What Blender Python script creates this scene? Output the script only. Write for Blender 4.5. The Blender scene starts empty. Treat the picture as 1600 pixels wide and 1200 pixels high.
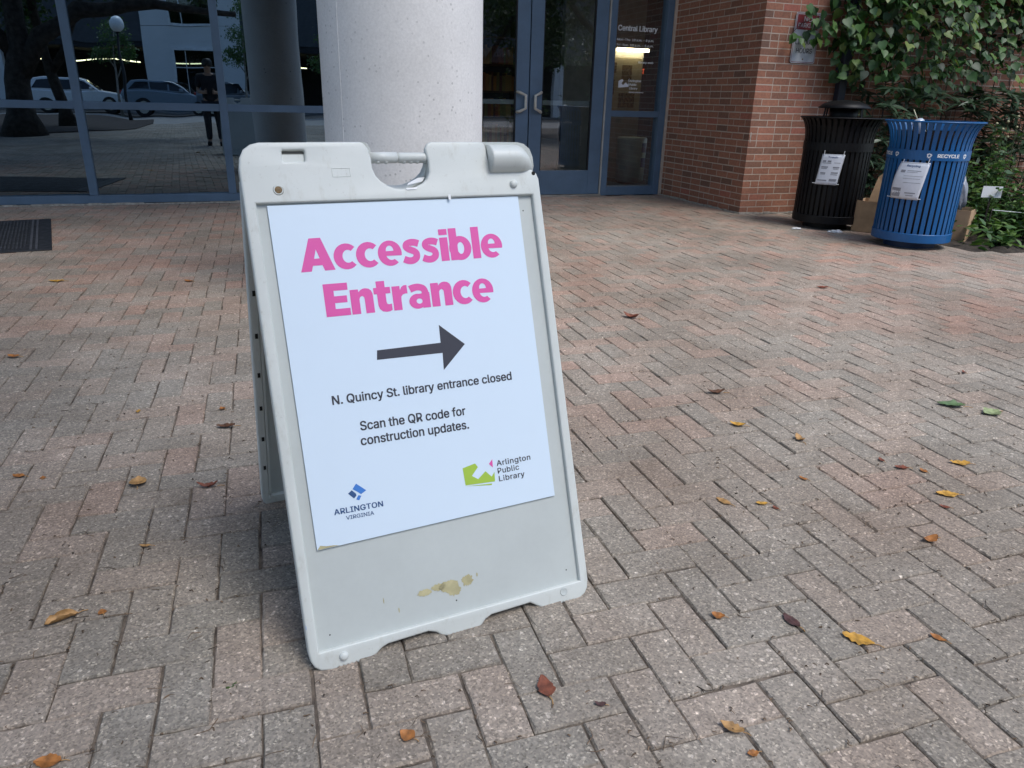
import bpy, bmesh, math, random
import numpy as np
from mathutils import Matrix, Vector
R = math.radians
random.seed(7); rng = np.random.default_rng(7)
SC = bpy.context.scene; COL = SC.collection; PI = math.pi

# ------------------------------------------------------------------ camera
CAM_H = 1.095
pitch, roll = 0.3702, 0.0252
cp, sp, cr, sr = math.cos(pitch), math.sin(pitch), math.cos(roll), math.sin(roll)
F = Vector((0, cp, -sp)); up0 = Vector((0, sp, cp)); r0 = Vector((1, 0, 0))
RX = cr*r0 + sr*up0; UP = -sr*r0 + cr*up0
cam_d = bpy.data.cameras.new('camera'); cam = bpy.data.objects.new('camera', cam_d); COL.objects.link(cam)
mw = Matrix.Identity(4)
for i in range(3):
    mw[i][0] = RX[i]; mw[i][1] = UP[i]; mw[i][2] = -F[i]
mw[2][3] = CAM_H
cam.matrix_world = mw
cam_d.sensor_width = 36; cam_d.lens = 36*1147.9/1600; cam_d.clip_start = 0.02; cam_d.clip_end = 500
SC.camera = cam

# ------------------------------------------------------------------ light
SUN_EL, SUN_AZ = 60, 135          # overcast: high, soft, from behind the camera and a little right
world = bpy.data.worlds.new('World'); SC.world = world; world.use_nodes = True
nt = world.node_tree; bg = nt.nodes['Background']
sky = nt.nodes.new('ShaderNodeTexSky'); sky.sky_type = 'NISHITA'; sky.sun_disc = False
sky.sun_elevation = R(SUN_EL); sky.sun_rotation = R(SUN_AZ); sky.air_density = 1.0; sky.dust_density = 1.0
nt.links.new(sky.outputs[0], bg.inputs[0]); bg.inputs[1].default_value = 0.135
sun_d = bpy.data.lights.new('sun', 'SUN'); sun = bpy.data.objects.new('sun', sun_d); COL.objects.link(sun)
sun_d.energy = 1.5; sun_d.angle = R(28); sun_d.color = (1.0, 0.98, 0.94)
sd = Vector((math.sin(R(SUN_AZ))*math.cos(R(SUN_EL)), math.cos(R(SUN_AZ))*math.cos(R(SUN_EL)), math.sin(R(SUN_EL))))
sun.rotation_euler = (-sd).to_track_quat('-Z', 'Y').to_euler()
SC.view_settings.view_transform = 'Standard'; SC.view_settings.look = 'None'
SC.view_settings.exposure = 0.92; SC.view_settings.gamma = 1
SC.cycles.max_bounces = 8; SC.cycles.transparent_max_bounces = 12
SC.cycles.glossy_bounces = 4; SC.cycles.diffuse_bounces = 4
SC.cycles.sample_clamp_indirect = 6

# ------------------------------------------------------------------ frames
TH = R(19.2)                                     # the building's direction
EU = np.array([math.cos(TH), math.sin(TH), 0]); EN = np.array([-math.sin(TH), math.cos(TH), 0])
TH2 = R(21.0)                                    # the street's direction
EU2 = np.array([math.cos(TH2), math.sin(TH2), 0]); EN2 = np.array([-math.sin(TH2), math.cos(TH2), 0])
def W(u, n, z=0): return Vector(u*EU + n*EN + np.array([0, 0, z]))
def S(u, n, z=0): return Vector(u*EU2 + n*EN2 + np.array([0, 0, z]))
NF = 8.53

# ------------------------------------------------------------------ helpers
def srgb(r, g, b):
    f = lambda c: (c/255/12.92 if c/255 <= 0.04045 else ((c/255+0.055)/1.055)**2.4)
    return (f(r), f(g), f(b))
def nodes(name):
    m = bpy.data.materials.new(name); m.use_nodes = True
    t = m.node_tree; return m, t, t.nodes['Principled BSDF'], t.nodes, t.links
def mixrgb(t, fac, a, b, blend='MIX'):
    n = t.nodes.new('ShaderNodeMix'); n.data_type = 'RGBA'; n.blend_type = blend
    for sock, v in ((n.inputs[0], fac), (n.inputs[6], a), (n.inputs[7], b)):
        if hasattr(v, 'is_output'): t.links.new(v, sock)
        elif isinstance(v, (int, float)): sock.default_value = v
        else: sock.default_value = (*v, 1)
    return n.outputs[2]
def ramp(t, fac, stops):
    n = t.nodes.new('ShaderNodeValToRGB'); e = n.color_ramp.elements
    while len(e) < len(stops): e.new(0.5)
    for k, (p, c) in enumerate(stops):
        e[k].position = p; e[k].color = (*c, 1) if len(c) == 3 else c
    t.links.new(fac, n.inputs[0]); return n.outputs[0]
def math_(t, op, a, b=0.0):
    n = t.nodes.new('ShaderNodeMath'); n.operation = op
    for i, v in enumerate((a, b)):
        if hasattr(v, 'is_output'): t.links.new(v, n.inputs[i])
        else: n.inputs[i].default_value = v
    return n.outputs[0]
def coords(t, kind='Object'):
    n = t.nodes.new('ShaderNodeTexCoord'); return n.outputs[kind]
def noise(t, vec, scale, detail=4, rough=.6):
    n = t.nodes.new('ShaderNodeTexNoise'); n.inputs['Scale'].default_value = scale
    n.inputs['Detail'].default_value = detail; n.inputs['Roughness'].default_value = rough
    t.links.new(vec, n.inputs['Vector']); return n.outputs['Fac']
def voro(t, vec, scale):
    n = t.nodes.new('ShaderNodeTexVoronoi'); n.inputs['Scale'].default_value = scale
    t.links.new(vec, n.inputs['Vector']); return n
def bump(t, bsdf, h, strength=.3, dist=.002):
    n = t.nodes.new('ShaderNodeBump'); n.inputs['Strength'].default_value = strength; n.inputs['Distance'].default_value = dist
    t.links.new(h, n.inputs['Height']); t.links.new(n.outputs[0], bsdf.inputs['Normal'])
def M(name, col, rough=.5, var=.12, vscale=6, metal=0, bmp=0, bscale=80, bdist=.001, spec=.5, island=0, col2=None, fine=0):
    """plain painted / moulded surface: a base colour with soft noise wear"""
    m, t, b, N, L = nodes(name)
    co = coords(t)
    c2 = col2 or tuple(max(0, c*(1-2*var)) for c in col)
    f = noise(t, co, vscale, 6)
    f = ramp(t, f, [(.35, (0, 0, 0)), (.68, (1, 1, 1))])
    c = mixrgb(t, f, c2, col)
    if island:
        g = N.new('ShaderNodeNewGeometry')
        k = math_(t, 'MULTIPLY_ADD', g.outputs['Random Per Island'], 2*island); k.node.inputs[2].default_value = 1-island
        c = mixrgb(t, 1.0, c, k, 'MULTIPLY')
    if fine:
        f2 = noise(t, co, bscale, 3)
        k = math_(t, 'MULTIPLY_ADD', f2, 2*fine); k.node.inputs[2].default_value = 1-fine
        c = mixrgb(t, 1.0, c, k, 'MULTIPLY')
    L.new(c, b.inputs['Base Color'])
    rr = math_(t, 'MULTIPLY_ADD', f, -.12); rr.node.inputs[2].default_value = rough+.06
    L.new(rr, b.inputs['Roughness'])
    b.inputs['Metallic'].default_value = metal; b.inputs['Specular IOR Level'].default_value = spec
    if bmp: bump(t, b, noise(t, co, bscale, 4), bmp, bdist)
    return m
def foliage(name, cols, rough=.45, trans=.25):
    m, t, b, N, L = nodes(name)
    g = N.new('ShaderNodeNewGeometry')
    n = len(cols)
    c = ramp(t, g.outputs['Random Per Island'], [(i/(n-1), c) for i, c in enumerate(cols)])
    v = noise(t, coords(t), 40, 3)
    k = math_(t, 'MULTIPLY_ADD', v, .6); k.node.inputs[2].default_value = .7
    c = mixrgb(t, 1.0, c, k, 'MULTIPLY')
    L.new(c, b.inputs['Base Color']); b.inputs['Roughness'].default_value = rough
    tr = N.new('ShaderNodeBsdfTranslucent'); L.new(mixrgb(t, 1.0, c, (1.1, 1.2, .6), 'MULTIPLY'), tr.inputs[0])
    mx = N.new('ShaderNodeMixShader'); mx.inputs[0].default_value = trans
    L.new(b.outputs[0], mx.inputs[1]); L.new(tr.outputs[0], mx.inputs[2])
    L.new(mx.outputs[0], N['Material Output'].inputs[0]); return m
def glass(name, tint, refl, rcol=(1, 1, 1), wob=0.0, wscale=1.2):
    """coated sheet glass: tinted transmission plus a mirror-like coat that grows towards grazing"""
    m, t, b, N, L = nodes(name)
    N.remove(b)
    tr = N.new('ShaderNodeBsdfTransparent'); tr.inputs[0].default_value = (*tint, 1)
    gl = N.new('ShaderNodeBsdfGlossy'); gl.inputs['Roughness'].default_value = 0.0; gl.inputs[0].default_value = (*rcol, 1)
    fr = N.new('ShaderNodeLayerWeight'); fr.inputs[0].default_value = .5
    p = math_(t, 'POWER', fr.outputs['Facing'], 4.0)
    k = math_(t, 'MULTIPLY_ADD', p, 1-refl); k.node.inputs[2].default_value = refl
    mx = N.new('ShaderNodeMixShader'); L.new(k, mx.inputs[0]); L.new(tr.outputs[0], mx.inputs[1]); L.new(gl.outputs[0], mx.inputs[2])
    if wob:
        bn = N.new('ShaderNodeBump'); bn.inputs['Strength'].default_value = 1; bn.inputs['Distance'].default_value = wob
        L.new(noise(t, coords(t), wscale, 1), bn.inputs['Height']); L.new(bn.outputs[0], gl.inputs['Normal'])
    L.new(mx.outputs[0], N['Material Output'].inputs[0]); return m
def emit(name, col, s):
    m, t, b, N, L = nodes(name)
    b.inputs['Base Color'].default_value = (*col, 1); b.inputs['Emission Color'].default_value = (*col, 1)
    b.inputs['Emission Strength'].default_value = s; return m

class MB:
    def __init__(s, o=(0, 0, 0)): s.v = []; s.f = []; s.o = o
    def add(s, vs, fs):
        k = len(s.v); s.v += [(a-s.o[0], b-s.o[1], c-s.o[2]) for a, b, c in vs]; s.f += [tuple(i+k for i in f) for f in fs]; return s
    def box(s, x0, x1, y0, y1, z0, z1):
        return s.add([(x0, y0, z0), (x1, y0, z0), (x1, y1, z0), (x0, y1, z0), (x0, y0, z1), (x1, y0, z1), (x1, y1, z1), (x0, y1, z1)],
                     [(3, 2, 1, 0), (4, 5, 6, 7), (0, 1, 5, 4), (1, 2, 6, 5), (2, 3, 7, 6), (3, 0, 4, 7)])
    def lathe(s, prof, c=(0, 0, 0), n=32, cap=(True, True)):
        vs = []; fs = []
        for r, z in prof:
            for k in range(n):
                a = 2*PI*k/n; vs.append((c[0]+r*math.cos(a), c[1]+r*math.sin(a), c[2]+z))
        for i in range(len(prof)-1):
            for k in range(n):
                k2 = (k+1) % n; fs.append((i*n+k, i*n+k2, (i+1)*n+k2, (i+1)*n+k))
        if cap[0]: fs.append(tuple(range(n-1, -1, -1)))
        if cap[1]: fs.append(tuple((len(prof)-1)*n+k for k in range(n)))
        return s.add(vs, fs)
    def tube(s, pts, r, n=8, r1=None, cap=True):
        pts = [Vector(p) for p in pts]; m = len(pts); vs = []; fs = []
        rs = r if isinstance(r, (list, tuple)) else [r + ((r1 if r1 is not None else r)-r)*i/(m-1) for i in range(m)]
        ref = None
        for i, p in enumerate(pts):
            d = (pts[min(i+1, m-1)]-pts[max(i-1, 0)]).normalized()
            if ref is None: ref = Vector((0, 0, 1)) if abs(d.z) < .9 else Vector((1, 0, 0))
            a = (ref - d*ref.dot(d)).normalized(); b = d.cross(a); ref = a
            for k in range(n):
                t = 2*PI*k/n; q = p + (a*math.cos(t)+b*math.sin(t))*rs[i]; vs.append(tuple(q))
        for i in range(m-1):
            for k in range(n):
                k2 = (k+1) % n; fs.append((i*n+k, i*n+k2, (i+1)*n+k2, (i+1)*n+k))
        if cap: fs += [tuple(range(n-1, -1, -1)), tuple((m-1)*n+k for k in range(n))]
        return s.add(vs, fs)
    def prism(s, poly, y0, y1, f=lambda a, b, y: (a, y, b)):
        n = len(poly); vs = [f(a, b, y0) for a, b in poly]+[f(a, b, y1) for a, b in poly]
        return s.add(vs, [tuple(range(n)), tuple(range(2*n-1, n-1, -1))]+[(i, i+n, (i+1) % n+n, (i+1) % n) for i in range(n)])
    def build(s, name, mat, parent=None, smooth=False, bevel=0, seg=2, xf=None, fixn=True):
        me = bpy.data.meshes.new(name); me.from_pydata(s.v, [], s.f)
        if xf is not None: me.transform(xf)
        if fixn:
            bm = bmesh.new(); bm.from_mesh(me); bmesh.ops.recalc_face_normals(bm, faces=bm.faces); bm.to_mesh(me); bm.free()
        return finish(name, me, mat, parent, smooth, bevel, seg)
def finish(name, me, mat, parent=None, smooth=False, bevel=0, seg=2):
    me.materials.clear(); me.materials.append(mat)
    if smooth: me.polygons.foreach_set('use_smooth', [True]*len(me.polygons))
    o = bpy.data.objects.new(name, me); COL.objects.link(o)
    if parent is not None: o.parent = parent
    if bevel:
        b = o.modifiers.new('bevel', 'BEVEL'); b.width = bevel; b.segments = seg; b.limit_method = 'ANGLE'; b.angle_limit = R(40)
    return o
def npmesh(name, V, Fs, mat, parent=None, smooth=False):
    """V (n,3) array, Fs list of equal-size face arrays"""
    me = bpy.data.meshes.new(name)
    lens = np.concatenate([np.full(len(f), f.shape[1]) for f in Fs]); idx = np.concatenate([f.ravel() for f in Fs])
    me.vertices.add(len(V)); me.vertices.foreach_set('co', np.asarray(V, np.float32).ravel())
    me.loops.add(len(idx)); me.loops.foreach_set('vertex_index', idx.astype(np.int32))
    me.polygons.add(len(lens)); me.polygons.foreach_set('loop_start', np.concatenate([[0], np.cumsum(lens)[:-1]]).astype(np.int32))
    me.update(calc_edges=True); me.validate(); me.polygons.foreach_set('use_smooth', [smooth]*len(me.polygons))
    return finish(name, me, mat, parent, smooth)
def tag(o, label=None, cat=None, group=None, kind=None):
    for k, v in (('label', label), ('category', cat), ('group', group), ('kind', kind)):
        if v: o[k] = v
    return o
def thing(name, label, cat, loc=(0, 0, 0), rz=0, group=None):
    o = bpy.data.objects.new(name, None); COL.objects.link(o); o.empty_display_size = .1
    o.location = loc; o.rotation_euler = (0, 0, rz); return tag(o, label, cat, group)
def copy_tree(o, parent=None):
    c = o.copy(); COL.objects.link(c); c.parent = parent
    for ch in list(o.children): copy_tree(ch, c)
    return c

# letter outlines: advance width and closed loops, in thousandths of the letter size
GLYPH = {
' ': (188, []),
'-': (453, ['337,244 337,188 114,188 114,244']),
'.': (188, ['95,-4 83,-3 73,1 63,9 55,18 51,29 50,41 51,53 55,64 63,73 73,81 83,85 95,87 107,85 118,81 128,73 135,64 140,53 141,41 140,29 135,18 128,9 118,1 107,-3']),
'0': (453, ['227,-7 191,-3 158,7 130,24 105,48 85,77 69,113 57,155 50,202 48,254 50,306 57,353 69,395 85,431 106,461 130,484 159,502 191,512 227,516 262,512 295,502 323,484 348,461 368,431 384,395 396,353 403,306 405,254 403,202 396,155 384,113 368,77 348,48 323,24 295,7 263,-3', '227,50 250,52 271,60 290,74 306,92 320,116 330,144 338,176 342,213 344,254 342,295 338,332 330,365 320,393 306,416 290,435 271,449 250,457 227,460 203,457 182,449 163,435 147,416 134,393 123,365 115,332 111,295 109,254 111,213 115,176 123,144 134,116 147,92 163,74 182,60 203,52']),
'1': (453, ['76,0 76,55 391,55 391,0', '276,509 276,0 212,0 212,448 209,448 86,358 86,427 198,509']),
'5': (453, ['221,-7 192,-5 165,1 140,11 118,25 99,41 83,60 71,82 63,105 60,130 122,130 125,115 130,102 138,89 148,78 160,68 173,60 188,54 204,51 221,50 241,51 259,56 276,64 291,75 304,89 314,104 322,122 326,141 328,162 326,183 321,203 314,221 303,237 290,251 275,262 257,270 238,275 218,277 201,276 184,273 167,268 152,262 139,255 128,246 67,253 96,509 366,509 366,452 151,452 134,301 136,301 148,311 162,318 178,325 194,330 212,333 229,334 252,332 274,328 294,321 313,311 330,299 345,285 358,269 370,251 379,231 386,210 390,187 391,163 388,132 381,102 369,76 352,52 332,32 309,15 282,3 253,-4']),
'8': (453, ['226,-7 193,-5 163,1 136,11 111,25 91,42 74,62 62,84 54,109 52,135 53,156 58,176 65,195 75,212 87,228 101,241 117,252 134,260 153,265 153,267 129,276 109,289 93,308 80,330 73,354 70,380 73,405 79,429 90,450 106,469 124,485 146,498 170,508 197,514 226,516 255,514 282,508 306,498 328,485 346,469 361,450 373,429 379,405 382,380 379,354 372,330 359,308 343,289 323,276 300,267 300,265 319,260 335,252 351,241 365,228 377,212 387,195 395,176 399,156 401,135 398,109 391,84 378,62 362,42 341,25 317,11 289,1 259,-5', '226,49 248,50 267,54 285,60 300,69 313,79 323,91 331,106 335,121 337,139 335,157 330,173 322,189 312,202 298,213 283,223 265,230 247,234 226,235 206,234 187,230 169,223 154,213 140,202 130,189 122,173 117,157 115,139 117,121 121,106 129,91 139,79 152,69 167,60 185,54 205,50', '226,290 244,291 260,294 274,300 287,308 298,318 307,330 314,344 318,359 319,376 318,392 314,407 308,420 299,432 288,442 275,449 260,455 244,459 226,460 208,459 192,455 177,449 164,442 153,432 145,420 138,407 134,392 133,376 134,359 138,344 145,330 154,318 165,308 178,300 193,294 209,291']),
'A': (480, ['16,0 201,509 276,509 463,0 395,0 287,302 280,323 272,346 264,372 255,402 244,438 232,478 245,478 233,437 222,402 213,371 204,345 197,322 191,302 85,0', '110,142 110,199 370,199 370,142']),
'B': (456, ['60,0 60,509 241,509 274,507 304,501 329,491 350,477 367,461 381,442 390,421 396,398 398,374 397,353 393,336 387,320 378,307 368,295 356,286 343,278 329,272 315,267 315,262 331,260 347,254 363,245 378,234 391,220 402,203 411,184 416,161 418,136 416,111 410,88 400,67 386,48 368,31 344,18 317,8 284,2 247,0', '125,57 245,57 281,60 309,67 330,80 344,96 353,115 355,137 354,153 350,169 342,184 333,197 320,209 306,218 289,225 269,229 248,231 125,231', '125,285 238,285 256,287 273,290 288,296 302,304 314,314 323,326 330,340 335,355 336,372 333,393 326,412 313,429 294,442 270,449 240,452 125,452']),
'C': (510, ['267,-7 225,-3 186,7 150,25 119,49 92,79 70,115 53,157 44,203 40,254 44,305 53,352 70,393 92,429 119,459 150,484 186,501 225,512 267,516 293,514 317,511 340,504 362,496 383,485 402,471 419,456 435,438 448,418 459,397 467,373 473,348 408,348 404,365 397,380 389,395 380,407 369,418 357,428 344,437 330,444 315,449 300,453 284,455 267,456 237,453 209,445 184,432 161,414 141,391 125,364 113,332 106,295 103,254 106,213 113,177 125,145 141,117 161,94 184,76 210,63 237,56 267,53 284,54 300,56 315,60 330,65 344,72 357,81 369,90 380,102 389,114 397,128 404,144 408,160 473,160 467,135 459,112 448,91 435,71 420,53 402,38 383,24 363,13 341,5 317,-2 293,-6']),
'E': (419, ['60,0 60,509 372,509 372,452 125,452 125,286 355,286 355,229 125,229 125,57 375,57 375,0']),
'F': (410, ['60,0 60,509 369,509 369,452 125,452 125,278 346,278 346,221 125,221 125,0']),
'G': (520, ['269,-7 225,-3 185,7 149,25 118,49 91,79 69,116 53,157 43,203 40,254 43,305 53,352 69,393 91,429 117,459 149,484 184,501 223,512 265,516 291,514 316,510 340,504 363,494 384,483 403,469 421,453 436,436 449,416 460,395 468,373 474,349 408,349 402,365 395,379 387,393 378,406 368,417 356,427 344,436 330,443 315,448 300,453 283,455 265,456 236,453 209,445 183,432 160,414 141,392 125,364 113,332 106,295 103,254 106,213 113,177 125,145 141,117 161,95 184,76 210,63 238,56 269,53 296,55 322,61 345,71 365,85 382,102 396,123 407,147 413,173 415,202 434,199 283,199 283,256 478,256 478,200 475,160 466,124 451,91 431,62 406,38 377,19 344,5 308,-4']),
'H': (517, ['60,0 60,509 125,509 125,289 392,289 392,509 457,509 457,0 392,0 392,232 125,232 125,0']),
'I': (300, ['31,0 31,57 118,57 118,452 31,452 31,509 269,509 269,452 183,452 183,57 269,57 269,0']),
'K': (467, ['104,145 104,216 116,231 128,246 139,261 151,275 162,289 174,303 187,317 199,331 212,344 364,509 448,509 231,276 228,276', '60,0 60,509 125,509 125,334 124,225 125,193 125,0', '372,0 188,259 228,309 449,0']),
'L': (393, ['60,0 60,509 125,509 125,57 361,57 361,0']),
'M': (628, ['60,0 60,509 152,509 277,187 287,159 299,123 311,84 322,49 307,49 318,83 330,121 342,158 352,187 476,509 568,509 568,0 504,0 504,291 504,327 505,369 506,413 507,457 513,457 508,441 503,425 498,409 482,363 467,322 456,291 342,0 286,0 170,291 159,321 145,361 129,408 112,457 119,457 120,416 121,372 122,328 122,291 122,0']),
'N': (523, ['60,0 60,509 136,509 343,183 349,174 355,163 363,151 371,137 379,122 388,107 396,90 405,73 414,55 405,54 403,72 402,90 401,108 400,126 399,142 399,157 399,195 399,509 463,509 463,0 387,0 202,290 177,331 168,346 159,363 148,381 108,452 119,454 122,384 124,328 125,291 125,0']),
'O': (533, ['267,-7 225,-3 186,7 150,25 119,49 92,79 70,115 53,157 44,203 40,254 44,305 53,352 70,393 92,429 119,459 150,484 186,501 225,512 267,516 309,512 348,501 384,484 415,459 442,429 464,393 480,352 490,305 493,254 490,203 480,157 464,115 442,79 415,49 384,25 348,7 309,-3', '267,53 296,55 324,63 349,76 372,94 392,116 408,144 420,176 428,213 430,254 428,295 420,332 408,365 392,392 372,415 349,433 324,446 296,453 267,456 237,453 210,445 184,433 161,415 142,392 125,364 113,332 106,295 103,254 106,213 113,176 125,144 142,117 161,94 184,76 210,63 237,55']),
'P': (445, ['60,0 60,509 235,509 272,506 305,499 332,487 356,471 375,452 390,430 400,404 407,377 409,348 407,318 400,291 390,265 375,243 356,223 332,207 305,195 272,188 235,186 109,186 109,242 233,242 257,244 279,248 297,256 312,266 324,279 333,294 339,310 343,328 344,348 343,367 339,385 333,402 324,416 312,428 297,439 279,446 257,451 232,452 125,452 125,0']),
'Q': (533, ['245,159 313,159 369,85 384,65 468,-48 401,-48 346,27 331,46', '267,-7 225,-3 186,7 150,25 119,49 92,79 70,115 53,157 44,203 40,254 44,305 53,352 70,393 92,429 119,459 150,484 186,501 225,512 267,516 309,512 348,501 384,484 415,459 442,429 464,393 480,352 490,305 493,254 490,203 480,157 464,115 442,79 415,49 384,25 348,7 309,-3', '267,53 296,55 324,63 349,76 372,94 392,116 408,144 420,176 428,213 430,254 428,295 420,332 408,365 392,392 372,415 349,433 324,446 296,453 267,456 237,453 210,445 184,433 161,415 142,392 125,364 113,332 106,295 103,254 106,213 113,176 125,144 142,117 161,94 184,76 210,63 237,55']),
'R': (449, ['60,0 60,509 236,509 273,506 305,500 333,489 356,473 376,455 390,433 401,408 407,381 409,352 407,323 401,296 390,271 376,250 356,232 333,217 305,206 273,200 236,198 96,198 96,255 234,255 258,256 280,260 298,267 313,276 325,287 334,300 340,316 344,333 345,352 344,371 340,389 334,405 325,419 313,430 298,440 279,446 258,451 233,452 125,452 125,0', '353,0 230,229 303,229 428,0']),
'S': (447, ['224,-9 188,-7 156,-1 128,9 102,23 81,40 64,60 51,83 42,109 38,137 104,137 108,118 114,102 123,88 136,76 150,66 166,59 185,53 204,50 224,49 246,50 267,54 286,60 303,69 317,79 329,92 338,106 344,122 346,139 344,154 340,168 332,179 322,189 310,197 296,205 280,211 263,217 245,222 184,239 145,253 112,269 86,289 67,313 56,341 52,372 54,400 62,425 75,448 92,468 113,484 138,498 165,508 195,514 227,516 259,514 289,508 316,498 340,484 360,468 377,449 390,427 398,403 401,378 337,378 332,402 320,421 302,437 280,449 254,456 225,459 204,457 185,454 167,448 152,440 139,430 129,418 121,405 117,391 115,376 117,359 122,345 131,334 142,324 155,315 169,308 184,302 198,297 212,293 264,279 279,275 295,270 312,264 328,256 344,248 359,238 372,226 384,213 395,198 402,180 407,161 408,139 406,112 399,87 386,64 370,43 349,25 323,11 294,0 261,-7']),
'T': (449, ['32,452 32,509 417,509 417,452 257,452 257,0 193,0 193,452']),
'U': (517, ['259,-8 220,-6 186,2 154,15 126,33 103,55 85,80 71,108 63,140 60,173 60,509 124,509 124,178 126,155 132,133 141,113 153,95 169,80 187,68 208,59 232,53 259,52 285,53 309,59 331,68 349,80 364,95 377,113 385,133 391,155 393,178 393,509 457,509 457,173 454,140 446,108 433,80 414,55 391,33 363,15 332,2 297,-6']),
'V': (480, ['204,0 16,509 84,509 192,206 199,187 207,164 215,137 225,106 236,71 248,31 235,31 247,71 257,107 267,138 276,165 283,187 290,206 395,509 463,509 278,0']),
'X': (474, ['18,0 217,284 217,236 29,509 104,509 178,400 188,386 196,373 204,361 211,350 217,340 223,329 230,318 236,305 243,292 232,292 252,329 258,339 265,350 272,361 298,400 374,509 446,509 259,239 259,287 456,0 382,0 292,129 268,165 262,175 256,185 250,195 244,206 237,218 230,231 244,231 238,219 231,207 225,196 219,186 213,176 206,166 182,129 91,0']),
'Y': (472, ['203,0 203,208 16,509 91,509 192,344 203,327 213,309 222,292 231,274 240,254 250,230 224,230 233,254 242,275 251,293 260,310 270,327 280,344 381,509 455,509 268,208 268,0']),
'a': (389, ['160,-9 137,-7 115,-3 94,5 76,15 60,29 48,45 38,63 32,84 30,108 32,128 36,146 43,161 53,174 64,184 78,193 92,200 108,206 125,211 143,214 161,217 178,220 234,227 247,229 257,231 265,235 271,240 274,246 276,255 276,257 275,272 272,285 267,297 260,307 251,315 240,322 227,327 212,330 196,331 178,330 163,327 149,322 137,316 127,309 118,301 110,292 104,283 100,274 41,291 51,313 64,331 79,346 95,358 114,368 133,375 153,380 173,383 194,384 208,384 223,382 239,379 255,375 271,369 286,360 300,350 312,336 322,320 330,301 335,278 337,251 337,0 277,0 277,52 272,52 267,43 260,34 252,25 242,16 229,8 215,1 199,-4 181,-7', '170,45 192,47 211,51 228,59 242,68 254,80 263,93 270,108 274,122 276,138 276,190 272,187 267,184 259,182 251,180 241,178 231,176 200,171 175,168 161,166 147,163 134,159 122,153 112,147 103,139 97,130 93,118 92,105 93,93 96,82 102,72 109,64 119,57 130,52 142,48 156,46']),
'b': (424, ['229,-8 208,-7 189,-3 172,4 159,12 147,21 138,31 130,41 123,50 118,59 112,59 112,0 53,0 53,509 114,509 114,319 118,319 123,327 130,336 137,346 147,355 158,364 171,373 188,379 207,383 229,384 259,382 287,374 313,361 335,342 354,320 370,293 381,261 388,227 390,189 388,151 381,116 370,84 355,57 336,34 313,16 288,3 260,-6', '220,47 242,49 262,55 279,66 294,80 306,97 316,117 323,139 327,163 328,189 327,215 323,239 316,261 307,281 295,298 280,311 262,322 243,328 220,330 198,328 178,322 161,312 147,299 134,282 125,263 118,241 114,216 113,189 114,162 118,138 125,115 135,95 147,78 162,65 179,55 198,49']),
'c': (396, ['207,-8 174,-5 144,3 117,16 93,35 72,58 56,85 44,116 37,150 34,187 37,225 44,260 56,291 72,318 93,341 117,360 144,374 174,382 207,384 226,384 243,381 260,377 276,371 291,364 305,356 318,346 330,335 340,322 349,308 356,293 362,277 303,262 300,272 295,281 290,289 284,297 278,304 270,311 261,316 252,321 242,325 231,328 220,329 207,330 184,328 163,321 145,310 130,296 118,278 108,258 102,236 98,212 96,187 98,163 102,139 108,117 118,97 130,80 145,66 163,55 184,49 207,46 220,47 232,49 243,52 253,55 262,60 271,66 279,73 285,80 292,89 297,98 301,107 304,117 363,102 357,86 350,70 341,56 331,43 319,32 306,21 292,12 277,5 261,-1 244,-5 226,-7']),
'd': (424, ['195,-8 165,-6 137,3 111,16 89,34 70,57 55,84 43,116 36,151 34,189 36,227 43,261 55,293 70,320 89,342 112,361 137,374 165,382 196,384 218,383 237,379 253,373 267,364 278,355 287,346 295,336 301,327 306,319 311,319 311,509 372,509 372,0 313,0 313,59 307,59 301,50 295,41 287,31 277,21 266,12 252,4 236,-3 217,-7', '205,47 226,49 246,55 263,65 278,78 290,95 299,115 306,138 310,162 312,189 310,216 306,241 300,263 290,282 278,299 263,312 246,322 227,328 205,330 182,328 162,322 145,311 130,298 118,281 108,261 102,239 98,215 96,189 98,163 102,139 109,117 118,97 130,80 145,66 162,55 182,49']),
'e': (404, ['212,-8 177,-5 145,3 117,16 92,35 72,58 56,85 44,116 37,150 34,187 36,224 44,258 55,290 71,317 91,340 115,359 142,373 172,382 205,384 226,383 246,380 266,374 285,366 303,355 319,341 334,324 347,305 357,282 365,256 370,227 371,194 371,169 75,169 75,221 338,221 310,202 308,226 304,248 298,269 288,286 277,301 263,314 246,323 227,328 205,330 183,328 164,323 146,313 131,301 119,286 109,270 102,251 97,231 96,211 96,178 98,151 102,127 110,106 121,88 135,73 151,61 169,53 190,48 212,46 227,47 241,49 254,53 265,58 276,65 285,73 294,82 300,93 306,105 365,91 358,72 348,55 335,39 320,26 302,14 283,4 261,-3 237,-7']),
'f': (254, ['228,379 228,327 6,327 6,379', '81,0 81,432 82,452 87,470 96,486 107,499 120,510 135,519 152,525 169,529 187,530 201,530 212,529 222,527 231,525 238,523 243,521 227,468 215,472 209,473 202,474 195,474 178,472 164,468 154,460 147,449 143,435 142,419 142,0']),
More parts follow.
